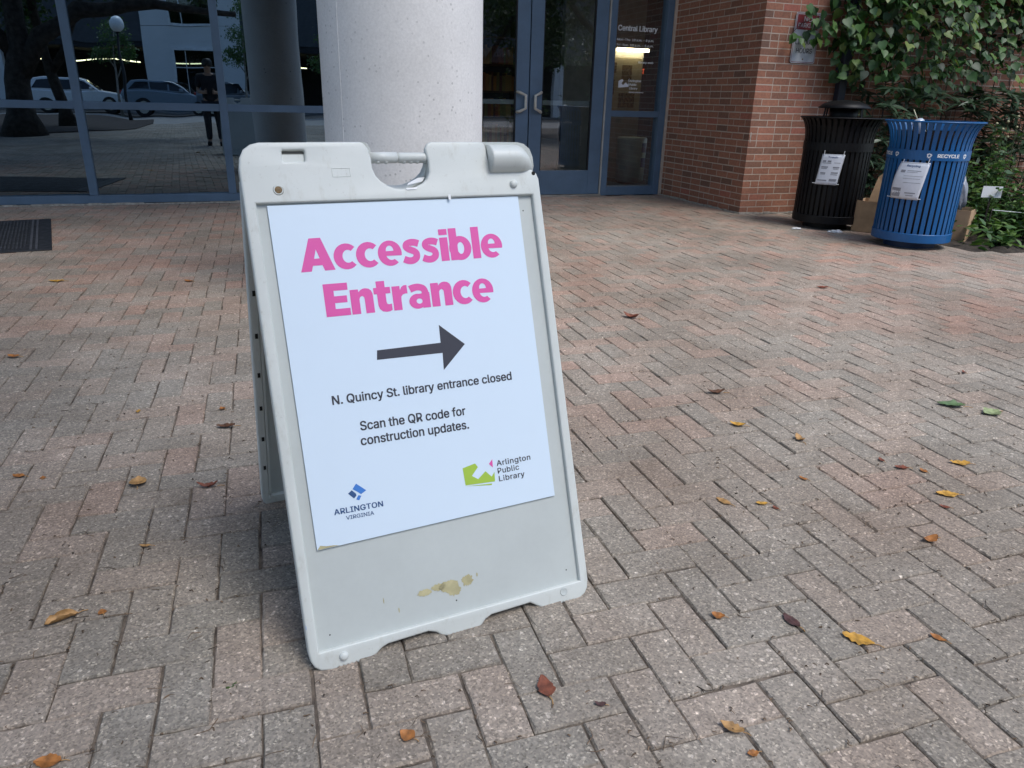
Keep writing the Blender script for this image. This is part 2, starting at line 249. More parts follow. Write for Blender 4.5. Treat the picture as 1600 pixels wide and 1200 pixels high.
'g': (425, ['207,-151 180,-149 156,-146 134,-140 114,-132 97,-122 82,-110 70,-97 59,-84 51,-69 101,-41 107,-49 114,-57 122,-66 131,-74 142,-82 154,-88 169,-93 187,-96 207,-97 236,-95 261,-87 282,-75 298,-58 308,-34 311,-6 311,68 306,68 301,60 294,51 287,41 277,32 266,23 252,16 236,10 217,6 195,5 165,7 138,14 113,27 90,43 71,65 55,90 43,120 36,154 34,191 36,229 43,263 55,293 71,320 90,342 112,361 138,374 166,382 196,384 218,383 237,379 253,373 267,365 279,356 288,346 296,336 302,327 308,319 313,319 313,379 372,379 372,-9 370,-40 363,-67 350,-90 334,-109 314,-124 291,-136 265,-144 237,-149', '205,59 227,61 246,66 264,75 278,87 290,103 300,121 307,142 311,166 312,193 311,219 307,242 300,264 291,283 279,299 264,312 247,322 227,328 205,330 182,328 163,322 145,312 130,298 118,282 109,262 102,241 98,218 96,193 98,167 102,144 109,123 118,104 131,88 145,76 163,66 183,61']),
'h': (410, ['114,227 114,0 53,0 53,509 114,509 114,287 102,287 116,319 132,344 152,362 175,374 200,382 227,384 252,383 275,377 295,369 313,356 328,340 341,321 350,298 355,271 357,240 357,0 296,0 296,235 293,263 286,286 273,304 256,318 235,326 210,329 192,328 176,324 161,317 147,308 136,297 126,283 119,266 115,248']),
'i': (167, ['53,0 53,379 114,379 114,0', '84,443 73,444 63,448 54,455 47,463 43,472 41,483 43,494 47,504 54,512 63,518 73,522 84,524 95,522 105,518 114,512 121,504 125,494 126,483 125,472 121,463 114,455 105,448 95,444']),
'l': (189, ['139,-2 112,0 91,8 74,20 62,37 55,59 53,84 53,509 114,509 114,99 114,83 117,71 120,62 126,57 135,53 146,52 160,53 170,54 181,3 162,-1 154,-2 147,-2']),
'm': (610, ['53,0 53,379 112,379 112,295 108,295 114,314 122,331 132,346 144,358 158,368 172,376 187,382 203,385 219,386 245,383 268,375 287,361 303,342 314,320 321,295 312,295 318,312 326,329 337,343 350,356 364,366 381,375 398,381 417,385 437,386 458,385 478,380 497,372 514,361 529,346 541,328 550,307 555,283 557,255 557,0 496,0 496,254 493,279 485,298 473,313 456,323 438,329 419,330 402,329 387,326 374,320 363,312 353,302 345,290 340,277 336,263 335,247 335,0 274,0 274,260 272,280 265,297 253,311 238,322 220,328 199,330 185,329 171,326 158,320 145,312 135,302 126,289 119,274 115,257 114,238 114,0']),
'n': (410, ['114,227 114,0 53,0 53,379 112,379 112,287 102,287 116,319 132,344 152,362 175,374 200,382 227,384 252,383 275,377 295,369 313,356 328,340 341,321 350,298 355,271 357,240 357,0 296,0 296,235 293,263 286,286 273,304 256,318 235,326 210,329 192,328 176,324 161,317 147,308 136,297 126,283 119,266 115,248']),
'o': (415, ['207,-8 174,-5 144,3 117,16 93,35 72,58 56,85 44,116 37,150 34,187 37,225 44,260 56,291 72,318 93,341 117,360 144,374 174,382 207,384 241,382 271,374 299,360 323,341 343,318 359,291 371,260 379,225 381,187 379,150 371,116 359,85 343,58 323,35 299,16 271,3 241,-5', '207,46 231,49 252,55 270,66 285,80 298,97 307,117 314,139 318,163 319,187 318,212 314,236 307,258 298,278 285,296 270,310 252,321 231,328 207,330 184,328 163,321 145,310 130,296 118,278 108,258 102,236 98,212 96,187 98,163 102,139 108,117 118,97 130,80 145,66 163,55 184,49']),
'p': (424, ['53,-143 53,379 112,379 112,319 118,319 123,327 130,336 137,346 147,355 158,364 171,373 188,379 207,383 229,384 259,382 287,374 313,361 335,342 354,320 370,293 381,261 388,227 390,189 388,151 381,116 370,84 355,57 336,34 313,16 288,3 260,-6 229,-8 208,-7 189,-3 173,4 159,12 147,21 138,31 130,41 124,50 118,59 114,59 114,-143', '220,47 242,49 262,55 279,66 294,80 306,97 316,117 323,139 327,163 328,189 327,215 323,239 316,261 307,281 295,298 280,311 262,322 243,328 220,330 198,328 178,322 161,312 147,299 134,282 125,263 118,241 114,216 113,189 114,162 118,138 125,115 135,95 147,78 162,65 179,55 198,49']),
'r': (259, ['53,0 53,379 112,379 112,321 115,321 124,339 137,354 152,367 171,377 191,383 213,385 229,384 243,384 243,322 230,324 223,325 215,326 207,326 190,324 174,321 159,315 146,306 135,296 126,284 119,269 115,254 114,237 114,0']),
's': (365, ['182,-8 157,-7 133,-3 112,3 93,12 76,24 62,38 50,54 41,73 36,94 94,107 101,87 111,72 124,60 141,52 160,47 181,45 206,47 227,53 244,62 258,74 265,88 268,103 266,115 262,126 254,136 243,144 229,150 212,155 149,170 118,180 92,192 72,208 58,227 50,249 47,274 49,295 55,314 65,332 79,347 95,360 115,370 137,378 161,383 187,384 212,383 234,379 254,372 271,363 286,352 299,339 309,324 318,308 324,290 268,277 262,291 254,304 243,316 228,325 210,331 187,333 166,331 147,326 131,317 119,305 111,292 109,277 110,264 115,253 124,243 136,235 152,229 172,223 229,209 261,200 287,187 306,171 320,153 328,131 331,107 329,85 323,65 312,47 298,31 281,18 260,6 236,-2 210,-7']),
't': (227, ['204,379 204,327 6,327 6,379', '65,471 126,471 126,98 127,83 130,70 136,61 144,55 156,51 170,50 185,51 202,54 213,2 207,0 200,-2 192,-3 184,-3 176,-4 168,-4 138,-1 113,7 92,21 77,41 68,64 65,93']),
'u': (410, ['182,-5 158,-3 135,2 115,11 97,23 82,39 69,59 60,82 54,109 53,139 53,379 114,379 114,144 116,117 124,94 137,75 154,61 175,53 200,50 218,51 234,55 249,62 263,71 274,83 283,97 290,113 295,132 296,153 296,379 357,379 357,0 298,0 298,92 307,92 294,60 277,35 257,17 234,5 209,-3']),
'w': (567, ['138,0 23,379 87,379 133,214 140,190 147,164 154,137 161,107 168,75 175,41 165,41 172,74 179,105 186,135 192,163 199,189 206,214 252,379 316,379 362,214 368,189 375,163 382,136 388,106 395,75 402,41 391,41 399,75 406,106 413,135 420,163 427,189 434,214 480,379 545,379 429,0 368,0 319,172 305,225 300,243 295,262 291,280 277,338 291,338 277,280 263,225 258,207 253,189 248,172 199,0']),
'y': (389, ['47,-139 61,-86 71,-87 83,-89 94,-90 104,-89 113,-86 122,-81 130,-74 138,-64 145,-51 151,-36 163,-1 17,379 84,379 165,155 173,132 180,109 187,87 193,64 199,42 206,21 184,21 190,42 196,64 202,87 209,110 216,132 224,155 305,379 371,379 204,-58 196,-77 187,-93 177,-107 165,-119 153,-128 139,-136 125,-141 109,-144 91,-145 82,-145 73,-144 65,-143 57,-142 52,-140']),
}
# heavy display face for the poster heading, drawn from arcs and strokes; units of 1/100 capital height
def _arc(cx, cy, rx, ry, a0, a1, n=18): return [(cx+rx*math.cos(R(a0+(a1-a0)*k/n)), cy+ry*math.sin(R(a0+(a1-a0)*k/n))) for k in range(n+1)]
def _stroke(pts, h0, h1=None, n=6):
    h1 = h1 or h0; P = [Vector(p) for p in pts]; C = []
    for i in range(len(P)-1):
        a, b, c, d = P[max(i-1, 0)], P[i], P[i+1], P[min(i+2, len(P)-1)]
        for k in range(n):
            t = k/n; C.append(.5*((2*b)+(c-a)*t+(2*a-5*b+4*c-d)*t*t+(3*b-a-3*c+d)*t**3))
    C.append(P[-1]); L_, R_ = [], []
    for i, p in enumerate(C):
        d = (C[min(i+1, len(C)-1)]-C[max(i-1, 0)]).normalized(); q = Vector((-d.y, d.x)); h = h0+(h1-h0)*abs(2*i/(len(C)-1)-1)
        L_.append(tuple(p+q*h)); R_.append(tuple(p-q*h))
    return L_+R_[::-1]
_rect = lambda x0, x1, y0, y1: [(x0, y0), (x1, y0), (x1, y1), (x0, y1)]
HEAVY = {
'A': (99, [[[(0, 0), (33, 100), (67, 100), (100, 0), (69, 0), (63.5, 17), (36, 17), (30.5, 0)], [(42, 38), (50, 66), (58, 38)]]]),
'c': (67, [[_arc(38, 38, 38, 40, 44, 316)+_arc(43, 38, 16.5, 20, 308, 52)]]),
'e': (75, [[_arc(37.5, 38, 37.5, 40, -13, 310, 26)+_arc(42, 35, 17, 18.5, 300, 195, 10)+[(73.5, 29)], [(26, 45)]+_arc(37.5, 47, 11.8, 15, 170, 10, 10)+[(49.5, 45)]]]),
's': (62, [[_stroke([(56, 62), (44, 66.5), (30, 67), (18, 62), (16.5, 53), (25, 45.5), (40, 38.5), (46.5, 30), (44.5, 17.5), (33, 10), (19, 10), (5, 16)], 10.6, 11)]]),
'i': (32, [[_rect(2, 29, 0, 76)], [_rect(1.5, 29.5, 84, 103)]]),
'b': (76, [[_rect(2, 28.5, 0, 104)], [_arc(37, 38, 37.5, 39.5, 0, 360, 32)[:-1], _arc(38.5, 38, 11.5, 19.5, 0, 360, 24)[:-1]]]),
'l': (32, [[_rect(2, 29, 0, 104)]]),
'E': (79, [[[(3, 0), (3, 100), (76, 100), (76, 78), (33, 78), (33, 61), (71, 61), (71, 40), (33, 40), (33, 22), (77, 22), (77, 0)]]]),
'n': (75, [[[(2, 0), (2, 76), (28, 76), (28.5, 67), (34, 73), (42, 77), (50, 78), (60, 76), (67.5, 70), (71.5, 60), (72, 50), (72, 0), (45, 0), (45, 44), (44, 51), (38.5, 55), (32, 52), (29, 46), (29, 0)]]]),
't': (56, [[[(10, 56), (0, 56), (0, 76), (10, 76), (10, 96), (37, 96), (37, 76), (53, 76), (53, 56), (37, 56), (37, 29), (39, 23), (45, 21.5), (53, 23), (53, 2.5), (44, -.8), (34, -1.5), (22, 1), (13.5, 9), (10, 21)]]]),
'r': (53, [[[(2, 0), (2, 76), (28, 76), (28, 63), (33, 72), (41, 77), (51, 77.5), (51, 50), (46, 51), (36, 48.5), (30, 42), (29, 32), (29, 0)]]]),
'a': (73, [[_rect(43.5, 69.5, 0, 48)], [_stroke([(6.5, 62.5), (20, 66.5), (36, 67.5), (51, 61), (56.6, 46), (56.6, 38)], 10.5, 11.5)], [_arc(28, 22.5, 27.5, 24, 0, 360, 28)[:-1], _arc(34, 22.5, 10, 8.5, 0, 360, 20)[:-1]], [_rect(30, 50, 36, 46)]]),
}
# text -----------------------------------------------------------------------------------
_cap = {}
def text_mesh(body, x0, x1, base, cap, weight=0.0, space=1.0, heavy=False):
    """flat lettering in the XY plane, fitted to x0..x1 with the given baseline and capital height"""
    def mk(s):
        groups = {}; x = 0                               # overlapping strokes of one letter go to different groups
        for ch in s:
            if heavy:
                for g, ls in enumerate(HEAVY[ch][1]): groups.setdefault(g, []).extend([[((x+a)/100, b/100) for a, b in l] for l in ls])
                x += HEAVY[ch][0]; continue
            adv, loops = GLYPH[ch]; L = [[((x+float(q.split(',')[0]))/1000, float(q.split(',')[1])/1000) for q in l.split()] for l in loops]
            area = [sum(l[i][0]*l[(i+1) % len(l)][1]-l[(i+1) % len(l)][0]*l[i][1] for i in range(len(l))) for l in L]
            outs = [l for l, q in zip(L, area) if q < 0]; holes = [l for l, q in zip(L, area) if q >= 0]
            def inside(p, l):
                r = False
                for i in range(len(l)):
                    (xa, ya), (xb, yb) = l[i], l[i-1]
                    if (ya > p[1]) != (yb > p[1]) and p[0] < (xb-xa)*(p[1]-ya)/(yb-ya)+xa: r = not r
                return r
            for g, l in enumerate(outs): groups.setdefault(g, []).append(l); groups[g] += [h for h in holes if inside(h[0], l)]
            x += adv+(space-1)*500
        V = []; Fc = []
        for g, Ls in groups.items():
            c = bpy.data.curves.new('lettering', 'CURVE'); c.dimensions = '2D'; c.fill_mode = 'BOTH'
            for l in Ls:
                sp_ = c.splines.new('POLY'); sp_.points.add(len(l)-1); sp_.use_cyclic_u = True
                for p, (gx, gy) in zip(sp_.points, l): p.co = (gx, gy, 0, 1)
            o = bpy.data.objects.new('lettering', c); COL.objects.link(o)
            me = bpy.data.meshes.new_from_object(o.evaluated_get(bpy.context.evaluated_depsgraph_get()))
            bpy.data.objects.remove(o); bpy.data.curves.remove(c)
            for fi, p in enumerate(me.polygons):
                k = len(V); V += [(me.vertices[i].co.x, me.vertices[i].co.y, g*.00004+(0 if heavy else (fi*5 % 11)*.000012)) for i in p.vertices]; Fc.append(tuple(range(k, k+len(p.vertices))))
            bpy.data.meshes.remove(me)
        me = bpy.data.meshes.new('lettering'); me.from_pydata(V, [], Fc)
        if weight:                                       # heavier face: the glyphs spread sideways and a little up and down
            co = np.array([v.co for v in me.vertices]); fs = [tuple(p.vertices) for p in me.polygons]; n = len(co); V = []; Fc = []
            sh = [(a, b) for a in (-1, -.5, 0, .5, 1) for b in (-1, 0, 1)] if weight > .03 else [(-1, -1), (1, -1), (-1, 1), (1, 1), (0, 0)]
            for q, (a, b) in enumerate(sh):
                V.append(co+[a*weight, b*weight*.6, 0]); Fc += [tuple(i+q*n for i in f) for f in fs]
            m2 = bpy.data.meshes.new('lettering'); m2.from_pydata(np.concatenate(V).tolist(), [], Fc); m2['layers'] = len(sh); m2['per'] = n
            bpy.data.meshes.remove(me); me = m2
        return me
    key = 'heavy' if heavy else round(weight, 4)
    if heavy: _cap[key] = (0, 1)
    if key not in _cap:
        h = mk('H'); ys = [v.co.y for v in h.vertices]; _cap[key] = (min(ys), max(ys)); bpy.data.meshes.remove(h)
    y0, y1 = _cap[key]
    me = mk(body); xs = [v.co.x for v in me.vertices]
    sx = (x1-x0)/(max(xs)-min(xs)); sy = cap/(y1-y0); mx = min(xs)
    for v in me.vertices: v.co = ((v.co.x-mx)*sx+x0, (v.co.y-y0)*sy+base, v.co.z)
    return me
def lettering(name, body, x0, x1, base, cap, mat, parent, xf, w, weight=0.0, space=1.0, slope=0.0, heavy=False):
    me = text_mesh(body, x0, x1, base, cap, weight, space, heavy)
    per = me.get('per', 10**9)
    for v in me.vertices: v.co.y += (v.co.x-x0)*slope; v.co.z += w+(v.index//per)*.00004
    me.transform(xf); return finish(name, me, mat, parent)
def flat(name, polys, mat, parent, xf, w, th=0.0):
    m = MB()
    for p in polys: m.add([(a, b, w) for a, b in p], [tuple(range(len(p)))])
    return m.build(name, mat, parent, xf=xf, fixn=False)

# ------------------------------------------------------------------ materials
def paver_mat():
    m, t, b, N, L = nodes('concrete_paver')
    g = N.new('ShaderNodeNewGeometry'); pos = g.outputs['Position']; rnd = g.outputs['Random Per Island']
    big = noise(t, pos, .55, 3)
    sep = N.new('ShaderNodeSeparateXYZ'); L.new(pos, sep.inputs[0])
    far = N.new('ShaderNodeMapRange'); L.new(sep.outputs['Y'], far.inputs[0]); far.inputs[1].default_value = .8; far.inputs[2].default_value = 4.0
    far.inputs[3].default_value = -.22; far.inputs[4].default_value = .09
    k = math_(t, 'MULTIPLY_ADD', math_(t, 'SUBTRACT', big, .5), 1.0)
    rn = math_(t, 'MULTIPLY_ADD', rnd, .56); rn.node.inputs[2].default_value = .12; L.new(math_(t, 'ADD', rn, far.outputs[0]), k.node.inputs[2])
    base = ramp(t, k, [(0, (.190, .186, .172)), (.3, (.215, .204, .186)), (.52, (.238, .210, .188)), (.74, (.262, .205, .180)), (.93, (.28, .190, .158)), (1, (.255, .145, .12))])
    # light and dark grains of the aggregate
    v1 = voro(t, pos, 250); s1 = N.new('ShaderNodeSeparateColor'); L.new(v1.outputs['Color'], s1.inputs[0])
    gr = ramp(t, s1.outputs[0], [(0, (.6, .6, .6)), (.25, (.85, .85, .85)), (.6, (1.0, 1.0, 1.0)), (.87, (1.16, 1.14, 1.12)), (.955, (1.4, 1.38, 1.33)), (1, (1.9, 1.9, 1.85))])
    v2 = voro(t, pos, 135); s2 = N.new('ShaderNodeSeparateColor'); L.new(v2.outputs['Color'], s2.inputs[0])
    gr2 = ramp(t, s2.outputs[1], [(0, (.8, .8, .8)), (.9, (1.0, 1.0, 1.0)), (.965, (1.0, 1.0, 1.0)), (.985, (1.5, 1.5, 1.53)), (1, (1.8, 1.8, 1.83))])
    c = mixrgb(t, 1.0, base, gr, 'MULTIPLY'); c = mixrgb(t, .8, c, mixrgb(t, 1.0, c, gr2, 'MULTIPLY'))
    dirt = ramp(t, noise(t, pos, 3.1, 8, .68), [(.32, (.70, .67, .64)), (.62, (1, 1, 1))])
    stain = ramp(t, noise(t, pos, .9, 5, .6), [(.38, (.78, .75, .73)), (.58, (1, 1, 1))]); c = mixrgb(t, 1.0, c, stain, 'MULTIPLY')
    c = mixrgb(t, .75, c, mixrgb(t, 1.0, c, dirt, 'MULTIPLY'))
    c = mixrgb(t, 1.0, c, (1.74, 1.60, 1.47), 'MULTIPLY')
    L.new(c, b.inputs['Base Color']); b.inputs['Roughness'].default_value = .82; b.inputs['Specular IOR Level'].default_value = .3
    h = math_(t, 'ADD', math_(t, 'MULTIPLY', s1.outputs[1], .5), noise(t, pos, 60, 5)); bump(t, b, h, .55, .0025)
    return m
def brick_mat():
    m, t, b, N, L = nodes('fired_brick')
    g = N.new('ShaderNodeNewGeometry'); pos = g.outputs['Position']
    c = ramp(t, g.outputs['Random Per Island'], [(0, (.135, .068, .05)), (.08, (.18, .08, .055)), (.3, (.22, .088, .058)), (.7, (.255, .100, .064)), (.93, (.285, .115, .075)), (1, (.29, .09, .065))])
    f = ramp(t, noise(t, pos, 45, 6, .7), [(.3, (.66, .66, .68)), (.65, (1.1, 1.08, 1.05))])
    c = mixrgb(t, 1.0, c, f, 'MULTIPLY'); c = mixrgb(t, 1.0, c, (1.34, 1.45, 1.36), 'MULTIPLY'); L.new(c, b.inputs['Base Color']); b.inputs['Roughness'].default_value = .8
    bump(t, b, noise(t, pos, 120, 5), .25, .002); return m
mat_paver = paver_mat(); mat_brick = brick_mat()
mat_sand = M('joint_sand', (.20, .16, .125), .95, .3, 22, col2=(.045, .036, .03), bmp=.5, bscale=300, fine=.4)
mat_mortar = M('mortar', (.53, .43, .345), .9, .1, 14, bmp=.4, bscale=160, fine=.2)
mat_concrete = None
def concrete_mat():
    m, t, b, N, L = nodes('cast_concrete'); pos = coords(t)
    big = ramp(t, noise(t, pos, 2.2, 5), [(.3, (.64, .625, .61)), (.7, (.75, .735, .72))])
    fine = ramp(t, noise(t, pos, 90, 4), [(.3, (.9, .9, .9)), (.7, (1.06, 1.06, 1.06))])
    c = mixrgb(t, 1.0, big, fine, 'MULTIPLY')
    v = voro(t, pos, 42); d = v.outputs['Distance']; sc = N.new('ShaderNodeSeparateColor'); L.new(v.outputs['Color'], sc.inputs[0])
    pit = math_(t, 'MULTIPLY', math_(t, 'LESS_THAN', d, .22), math_(t, 'GREATER_THAN', sc.outputs[0], .66))
    patch = ramp(t, noise(t, pos, 3.0, 2), [(.4, (0, 0, 0)), (.62, (1, 1, 1))])
    pit = math_(t, 'MULTIPLY', pit, patch)
    c = mixrgb(t, math_(t, 'MULTIPLY', pit, .42), c, (.16, .155, .15))
    v2 = voro(t, pos, 11); s2 = N.new('ShaderNodeSeparateColor'); L.new(v2.outputs['Color'], s2.inputs[0])
    hole = math_(t, 'MULTIPLY', math_(t, 'LESS_THAN', v2.outputs['Distance'], .085), math_(t, 'GREATER_THAN', s2.outputs[1], .86))
    c = mixrgb(t, hole, c, (.07, .068, .065))
    L.new(c, b.inputs['Base Color']); b.inputs['Roughness'].default_value = .75; bump(t, b, noise(t, pos, 70, 5), .25, .002)
    return m
mat_concrete = concrete_mat()
mat_blue = M('blue_painted_aluminium', (.105, .165, .24), .42, .12, 3, spec=.5)
mat_black_gasket = M('black_rubber', (.012, .012, .013), .7)
mat_steel = M('brushed_steel', (.62, .58, .50), .35, .1, 20, metal=.1)
mat_grey_trim = M('grey_seal', (.42, .40, .36), .6)
mat_glass_dark = glass('window_glass', (.10, .12, .14), .30, (.62, .83, 1.0), wob=.0016, wscale=1.5)
mat_glass_door = glass('door_glass', (.80, .84, .83), .22, (.9, .95, 1.0), wob=.001, wscale=1.3)
def plastic_mat():
    m, t, b, N, L = nodes('moulded_sign_plastic'); co = coords(t)
    base = mixrgb(t, ramp(t, noise(t, co, 5, 4), [(.35, (0, 0, 0)), (.65, (1, 1, 1))]), (.57, .595, .57), (.61, .635, .61))
    mp = N.new('ShaderNodeMapping'); mp.inputs['Scale'].default_value = (26, 26, 3.5); L.new(co, mp.inputs['Vector'])
    streak = ramp(t, noise(t, mp.outputs[0], 1, 5, .7), [(.55, (0, 0, 0)), (.75, (.55, .55, .55))])
    c = mixrgb(t, streak, base, (.40, .39, .33))
    smut = ramp(t, noise(t, co, 70, 6, .75), [(.60, (0, 0, 0)), (.72, (.5, .5, .5))]); c = mixrgb(t, smut, c, (.36, .35, .31))
    L.new(c, b.inputs['Base Color']); b.inputs['Roughness'].default_value = .42; bump(t, b, noise(t, co, 260, 3), .15, .0004); return m
mat_sign = plastic_mat()
mat_sign_panel = M('sign_insert_plastic', (.52, .555, .54), .55, .05, 3, fine=.03)
mat_poster = M('printed_poster_board', (.645, .755, .865), .36, .008, 3)
mat_pink = M('pink_ink', (.72, .09, .37), .5, .02)
mat_ink = M('charcoal_ink', (.035, .036, .05), .5, .02)
mat_navy = M('navy_ink', (.03, .085, .22), .5, .02)
mat_midblue = M('blue_ink', (.05, .20, .58), .5, .02)
mat_green_ink = M('lime_ink', (.36, .53, .06), .5, .02)
mat_dark_hole = M('dark_void', (.015, .014, .012), .9)
mat_residue = M('yellow_tape_residue', (.52, .47, .27), .7, .15, 30)
mat_rust = M('rusty_brass_fitting', (.30, .19, .08), .6, .3, 60)
mat_bin_black = M('black_powder_coat', (.0045, .0045, .0055), .5, .1, 8, bmp=.1, bscale=200, spec=.25)
mat_bin_blue = M('blue_powder_coat', (.006, .098, .285), .36, .08, 8, bmp=.1, bscale=200)
mat_liner = M('brown_black_liner', (.018, .013, .011), .5, .2)
mat_paper = M('laminated_paper', (.72, .75, .82), .28, .03)
mat_white = M('white_vinyl', (.78, .79, .80), .5, .02)
mat_dimwhite = M('frosted_vinyl_letters', (.82, .83, .82), .5, .02)
mat_card = M('corrugated_cardboard', (.48, .31, .18), .85, .12, 12)
mat_lime = M('efflorescence_strip', (.52, .47, .40), .9, .25, 30, bmp=.4, bscale=60)
mat_rubber_mat = M('ribbed_rubber', (.022, .024, .03), .62, .25, 20)
mat_soil = M('garden_soil', (.06, .045, .032), .95, .35, 14, bmp=.8, bscale=50, bdist=.01)
mat_bark = M('tree_bark', (.075, .058, .045), .9, .35, 9, bmp=.9, bscale=25, bdist=.02)
mat_palebark = M('pale_bark', (.33, .30, .26), .8, .2, 9)
mat_stem = M('green_stem', (.07, .10, .035), .6)
mat_twig = M('dry_twig', (.16, .105, .065), .85, .3, 60, island=.75)
mat_ivy = foliage('climber_leaf', [(.012, .030, .009), (.024, .068, .016), (.042, .108, .025), (.068, .155, .036), (.15, .20, .045)], .5, .25)
mat_bed = foliage('bed_leaf', [(.03, .07, .02), (.05, .12, .03), (.09, .17, .04), (.13, .20, .05)], .5, .25)
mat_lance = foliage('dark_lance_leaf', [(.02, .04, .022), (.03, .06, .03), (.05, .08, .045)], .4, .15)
mat_tree = foliage('tree_leaf', [(.02, .045, .014), (.035, .075, .02), (.055, .105, .03)], .5, .3)
mat_tree2 = foliage('street_tree_leaf', [(.04, .09, .03), (.065, .13, .04), (.10, .17, .06)], .5, .3)

# ------------------------------------------------------------------ ground
m = MB(); m.add([(-260, -260, -.0065), (260, -260, -.0065), (260, 260, -.0065), (-260, 260, -.0065)], [(0, 1, 2, 3)])
tag(m.build('ground', mat_sand), kind='structure')

def pave():
    th = R(18.4); a = np.array([math.cos(th), math.sin(th)]); bb = np.array([-math.sin(th), math.cos(th)])
    m0 = .0957; gap = .0031
    o = np.array([.693, 1.247])                       # top-left corner of one measured paver
    V = []; Q = []; P12 = []; P4 = []; nv = 0
    quads_n = []; tops = {}
    lo_u, hi_u, lo_n, hi_n = -8.5, 8.5, -13.5, NF-.0
    K = 170
    cells = []
    for i in range(-K, K):
        for j in range(-K//4-60, K//4+60):
            cu, cv = i+4*j, i
            cells.append((cu, cv))
    for cu, cv in cells:
        # horizontal paver spans cu..cu+2 , cv-1..cv ; vertical cu+2..cu+3 , cv-2..cv
        for (x0, x1, y0, y1) in ((cu, cu+2, cv-1, cv), (cu+2, cu+3, cv-2, cv)):
            c = o + a*m0*(x0+x1)/2 + bb*m0*(y0+y1)/2
            u = c[0]*EU[0]+c[1]*EU[1]; n = c[0]*EN[0]+c[1]*EN[1]
            if not (lo_u < u < hi_u and lo_n < n < hi_n-.05): continue
            if u > 4.95 and n > 6.75: continue
            if bed_inside(c[0], c[1]): continue
            dist = math.hypot(c[0], c[1])
            if c[1] < -1.2 and n > -.8 and dist > 3 and abs(u) > 6: continue
            hx, hy = (x1-x0)*m0/2-gap/2, (y1-y0)*m0/2-gap/2
            det = dist < 4.6 and c[1] > .3
            rot = rng.normal(0, .006); cr_, sr_ = math.cos(rot), math.sin(rot)
            tx, ty = rng.normal(0, .006, 2); z0 = rng.normal(0, .0012)
            ex = a*cr_+bb*sr_; ey = -a*sr_+bb*cr_
            off = rng.normal(0, .0012, 2)
            if det:
                nx = 5 if hx > hy else 3; ny = 3 if hx > hy else 5
                xs = np.linspace(-1, 1, nx+1); ys = np.linspace(-1, 1, ny+1)
                ring = [(x, -1) for x in xs[:-1]]+[(1, y) for y in ys[:-1]]+[(x, 1) for x in xs[:0:-1]]+[(-1, y) for y in ys[:0:-1]]
            else: ring = [(-1, -1), (1, -1), (1, 1), (-1, 1)]
            k = len(ring); rg = np.array(ring)*[hx, hy]
            j1 = rng.normal(0, .0007, (k, 2)) if det else 0
            chip = np.abs(rng.normal(0, .0012, k)) if det else np.zeros(k)
            big = (rng.random(k) < .05)*rng.random(k)*.007 if det else 0
            bev = .0022+chip+big
            inn = rg - np.sign(rg)*0 - (rg/np.maximum(np.abs(rg).max(0), 1e-9))*bev[:, None] if det else rg - np.sign(rg)*.0022
            outer = rg + j1
            def to3(p, z):
                q = c + off + p[:, :1]*ex + p[:, 1:]*ey
                return np.column_stack([q, z + z0 + p[:, 0]*tx*.5 + p[:, 1]*ty*.5])
            V.append(to3(outer, np.full(k, -.03))); V.append(to3(outer, np.full(k, -.0048))); V.append(to3(inn, np.full(k, 0.0)))
            i0 = nv + np.arange(k); i1 = i0+k; i2 = i0+2*k; r_ = lambda q: np.roll(q, -1)
            Q.append(np.column_stack([i0, r_(i0), r_(i1), i1])); Q.append(np.column_stack([i1, r_(i1), r_(i2), i2]))
            tops.setdefault(k, []).append(i2)
            nv += 3*k
    return np.concatenate(V), [np.concatenate(Q)]+[np.array(t) for t in tops.values()]
def bed_inside(x, y):
    """planting bed at the right, beyond the blue bin"""
    u = x*EU[0]+y*EU[1]; n = x*EN[0]+y*EN[1]
    if n > 7: return False
    e = 5.62 + .05*math.sin(u*9) + .03*math.sin(u*23) + max(0, 5.75-u)*3.0
    edge = 4.62+.06*math.sin(u*5)
    return u > 5.62 and n > edge - (u-5.6)*.28 - .02*math.sin(u*17)
V, Fs = pave()
tag(npmesh('plaza_paving', V, Fs, mat_paver), kind='structure')
# soil of the bed, a slightly mounded sheet
gu = np.linspace(5.45, 12, 60); gn = np.linspace(0, 6.81, 60); V = []; 
for n_ in gn:
    for u_ in gu:
        p = W(u_, n_); ins = bed_inside(p.x, p.y); z = .012+.03*rng.random() if ins else -.012
        V.append((p.x, p.y, z))
q = np.array([(j*60+i, j*60+i+1, (j+1)*60+i+1, (j+1)*60+i) for j in range(59) for i in range(59)])
tag(npmesh('bed_soil', np.array(V), [q], mat_soil, smooth=True), kind='structure')
# far side: pavement, kerb, road, mulch
mat_far_pave = M('pale_plaza_slabs', (.30, .28, .26), .85, .15, 2, fine=.2)
mat_asphalt = M('asphalt', (.055, .056, .06), .9, .2, 4, fine=.3)
mat_mulch = M('bark_mulch', (.075, .052, .04), .95, .4, 25, bmp=1, bscale=40, bdist=.02)
def sheet(name, u0, u1, n0, n1, z0, z1, mat, f=S):
    m = MB(); P = [f(u0, n0), f(u1, n0), f(u1, n1), f(u0, n1)]
    m.add([(p.x, p.y, z) for z in (z0, z1) for p in P], [(4, 5, 6, 7), (0, 1, 5, 4), (1, 2, 6, 5), (2, 3, 7, 6), (3, 0, 4, 7)])
    return tag(m.build(name, mat), kind='structure')
sheet('far_plaza', -60, 60, -21.5, -13.2, -.03, -.002, mat_far_pave)
sheet('kerb', -60, 60, -21.75, -21.5, -.1, .02, M('kerb_stone', (.42, .42, .42), .8))
sheet('road', -90, 90, -31, -21.75, -.1, -.004, mat_asphalt)
sheet('far_pavement', -90, 90, -33, -31, -.1, .06, mat_far_pave)
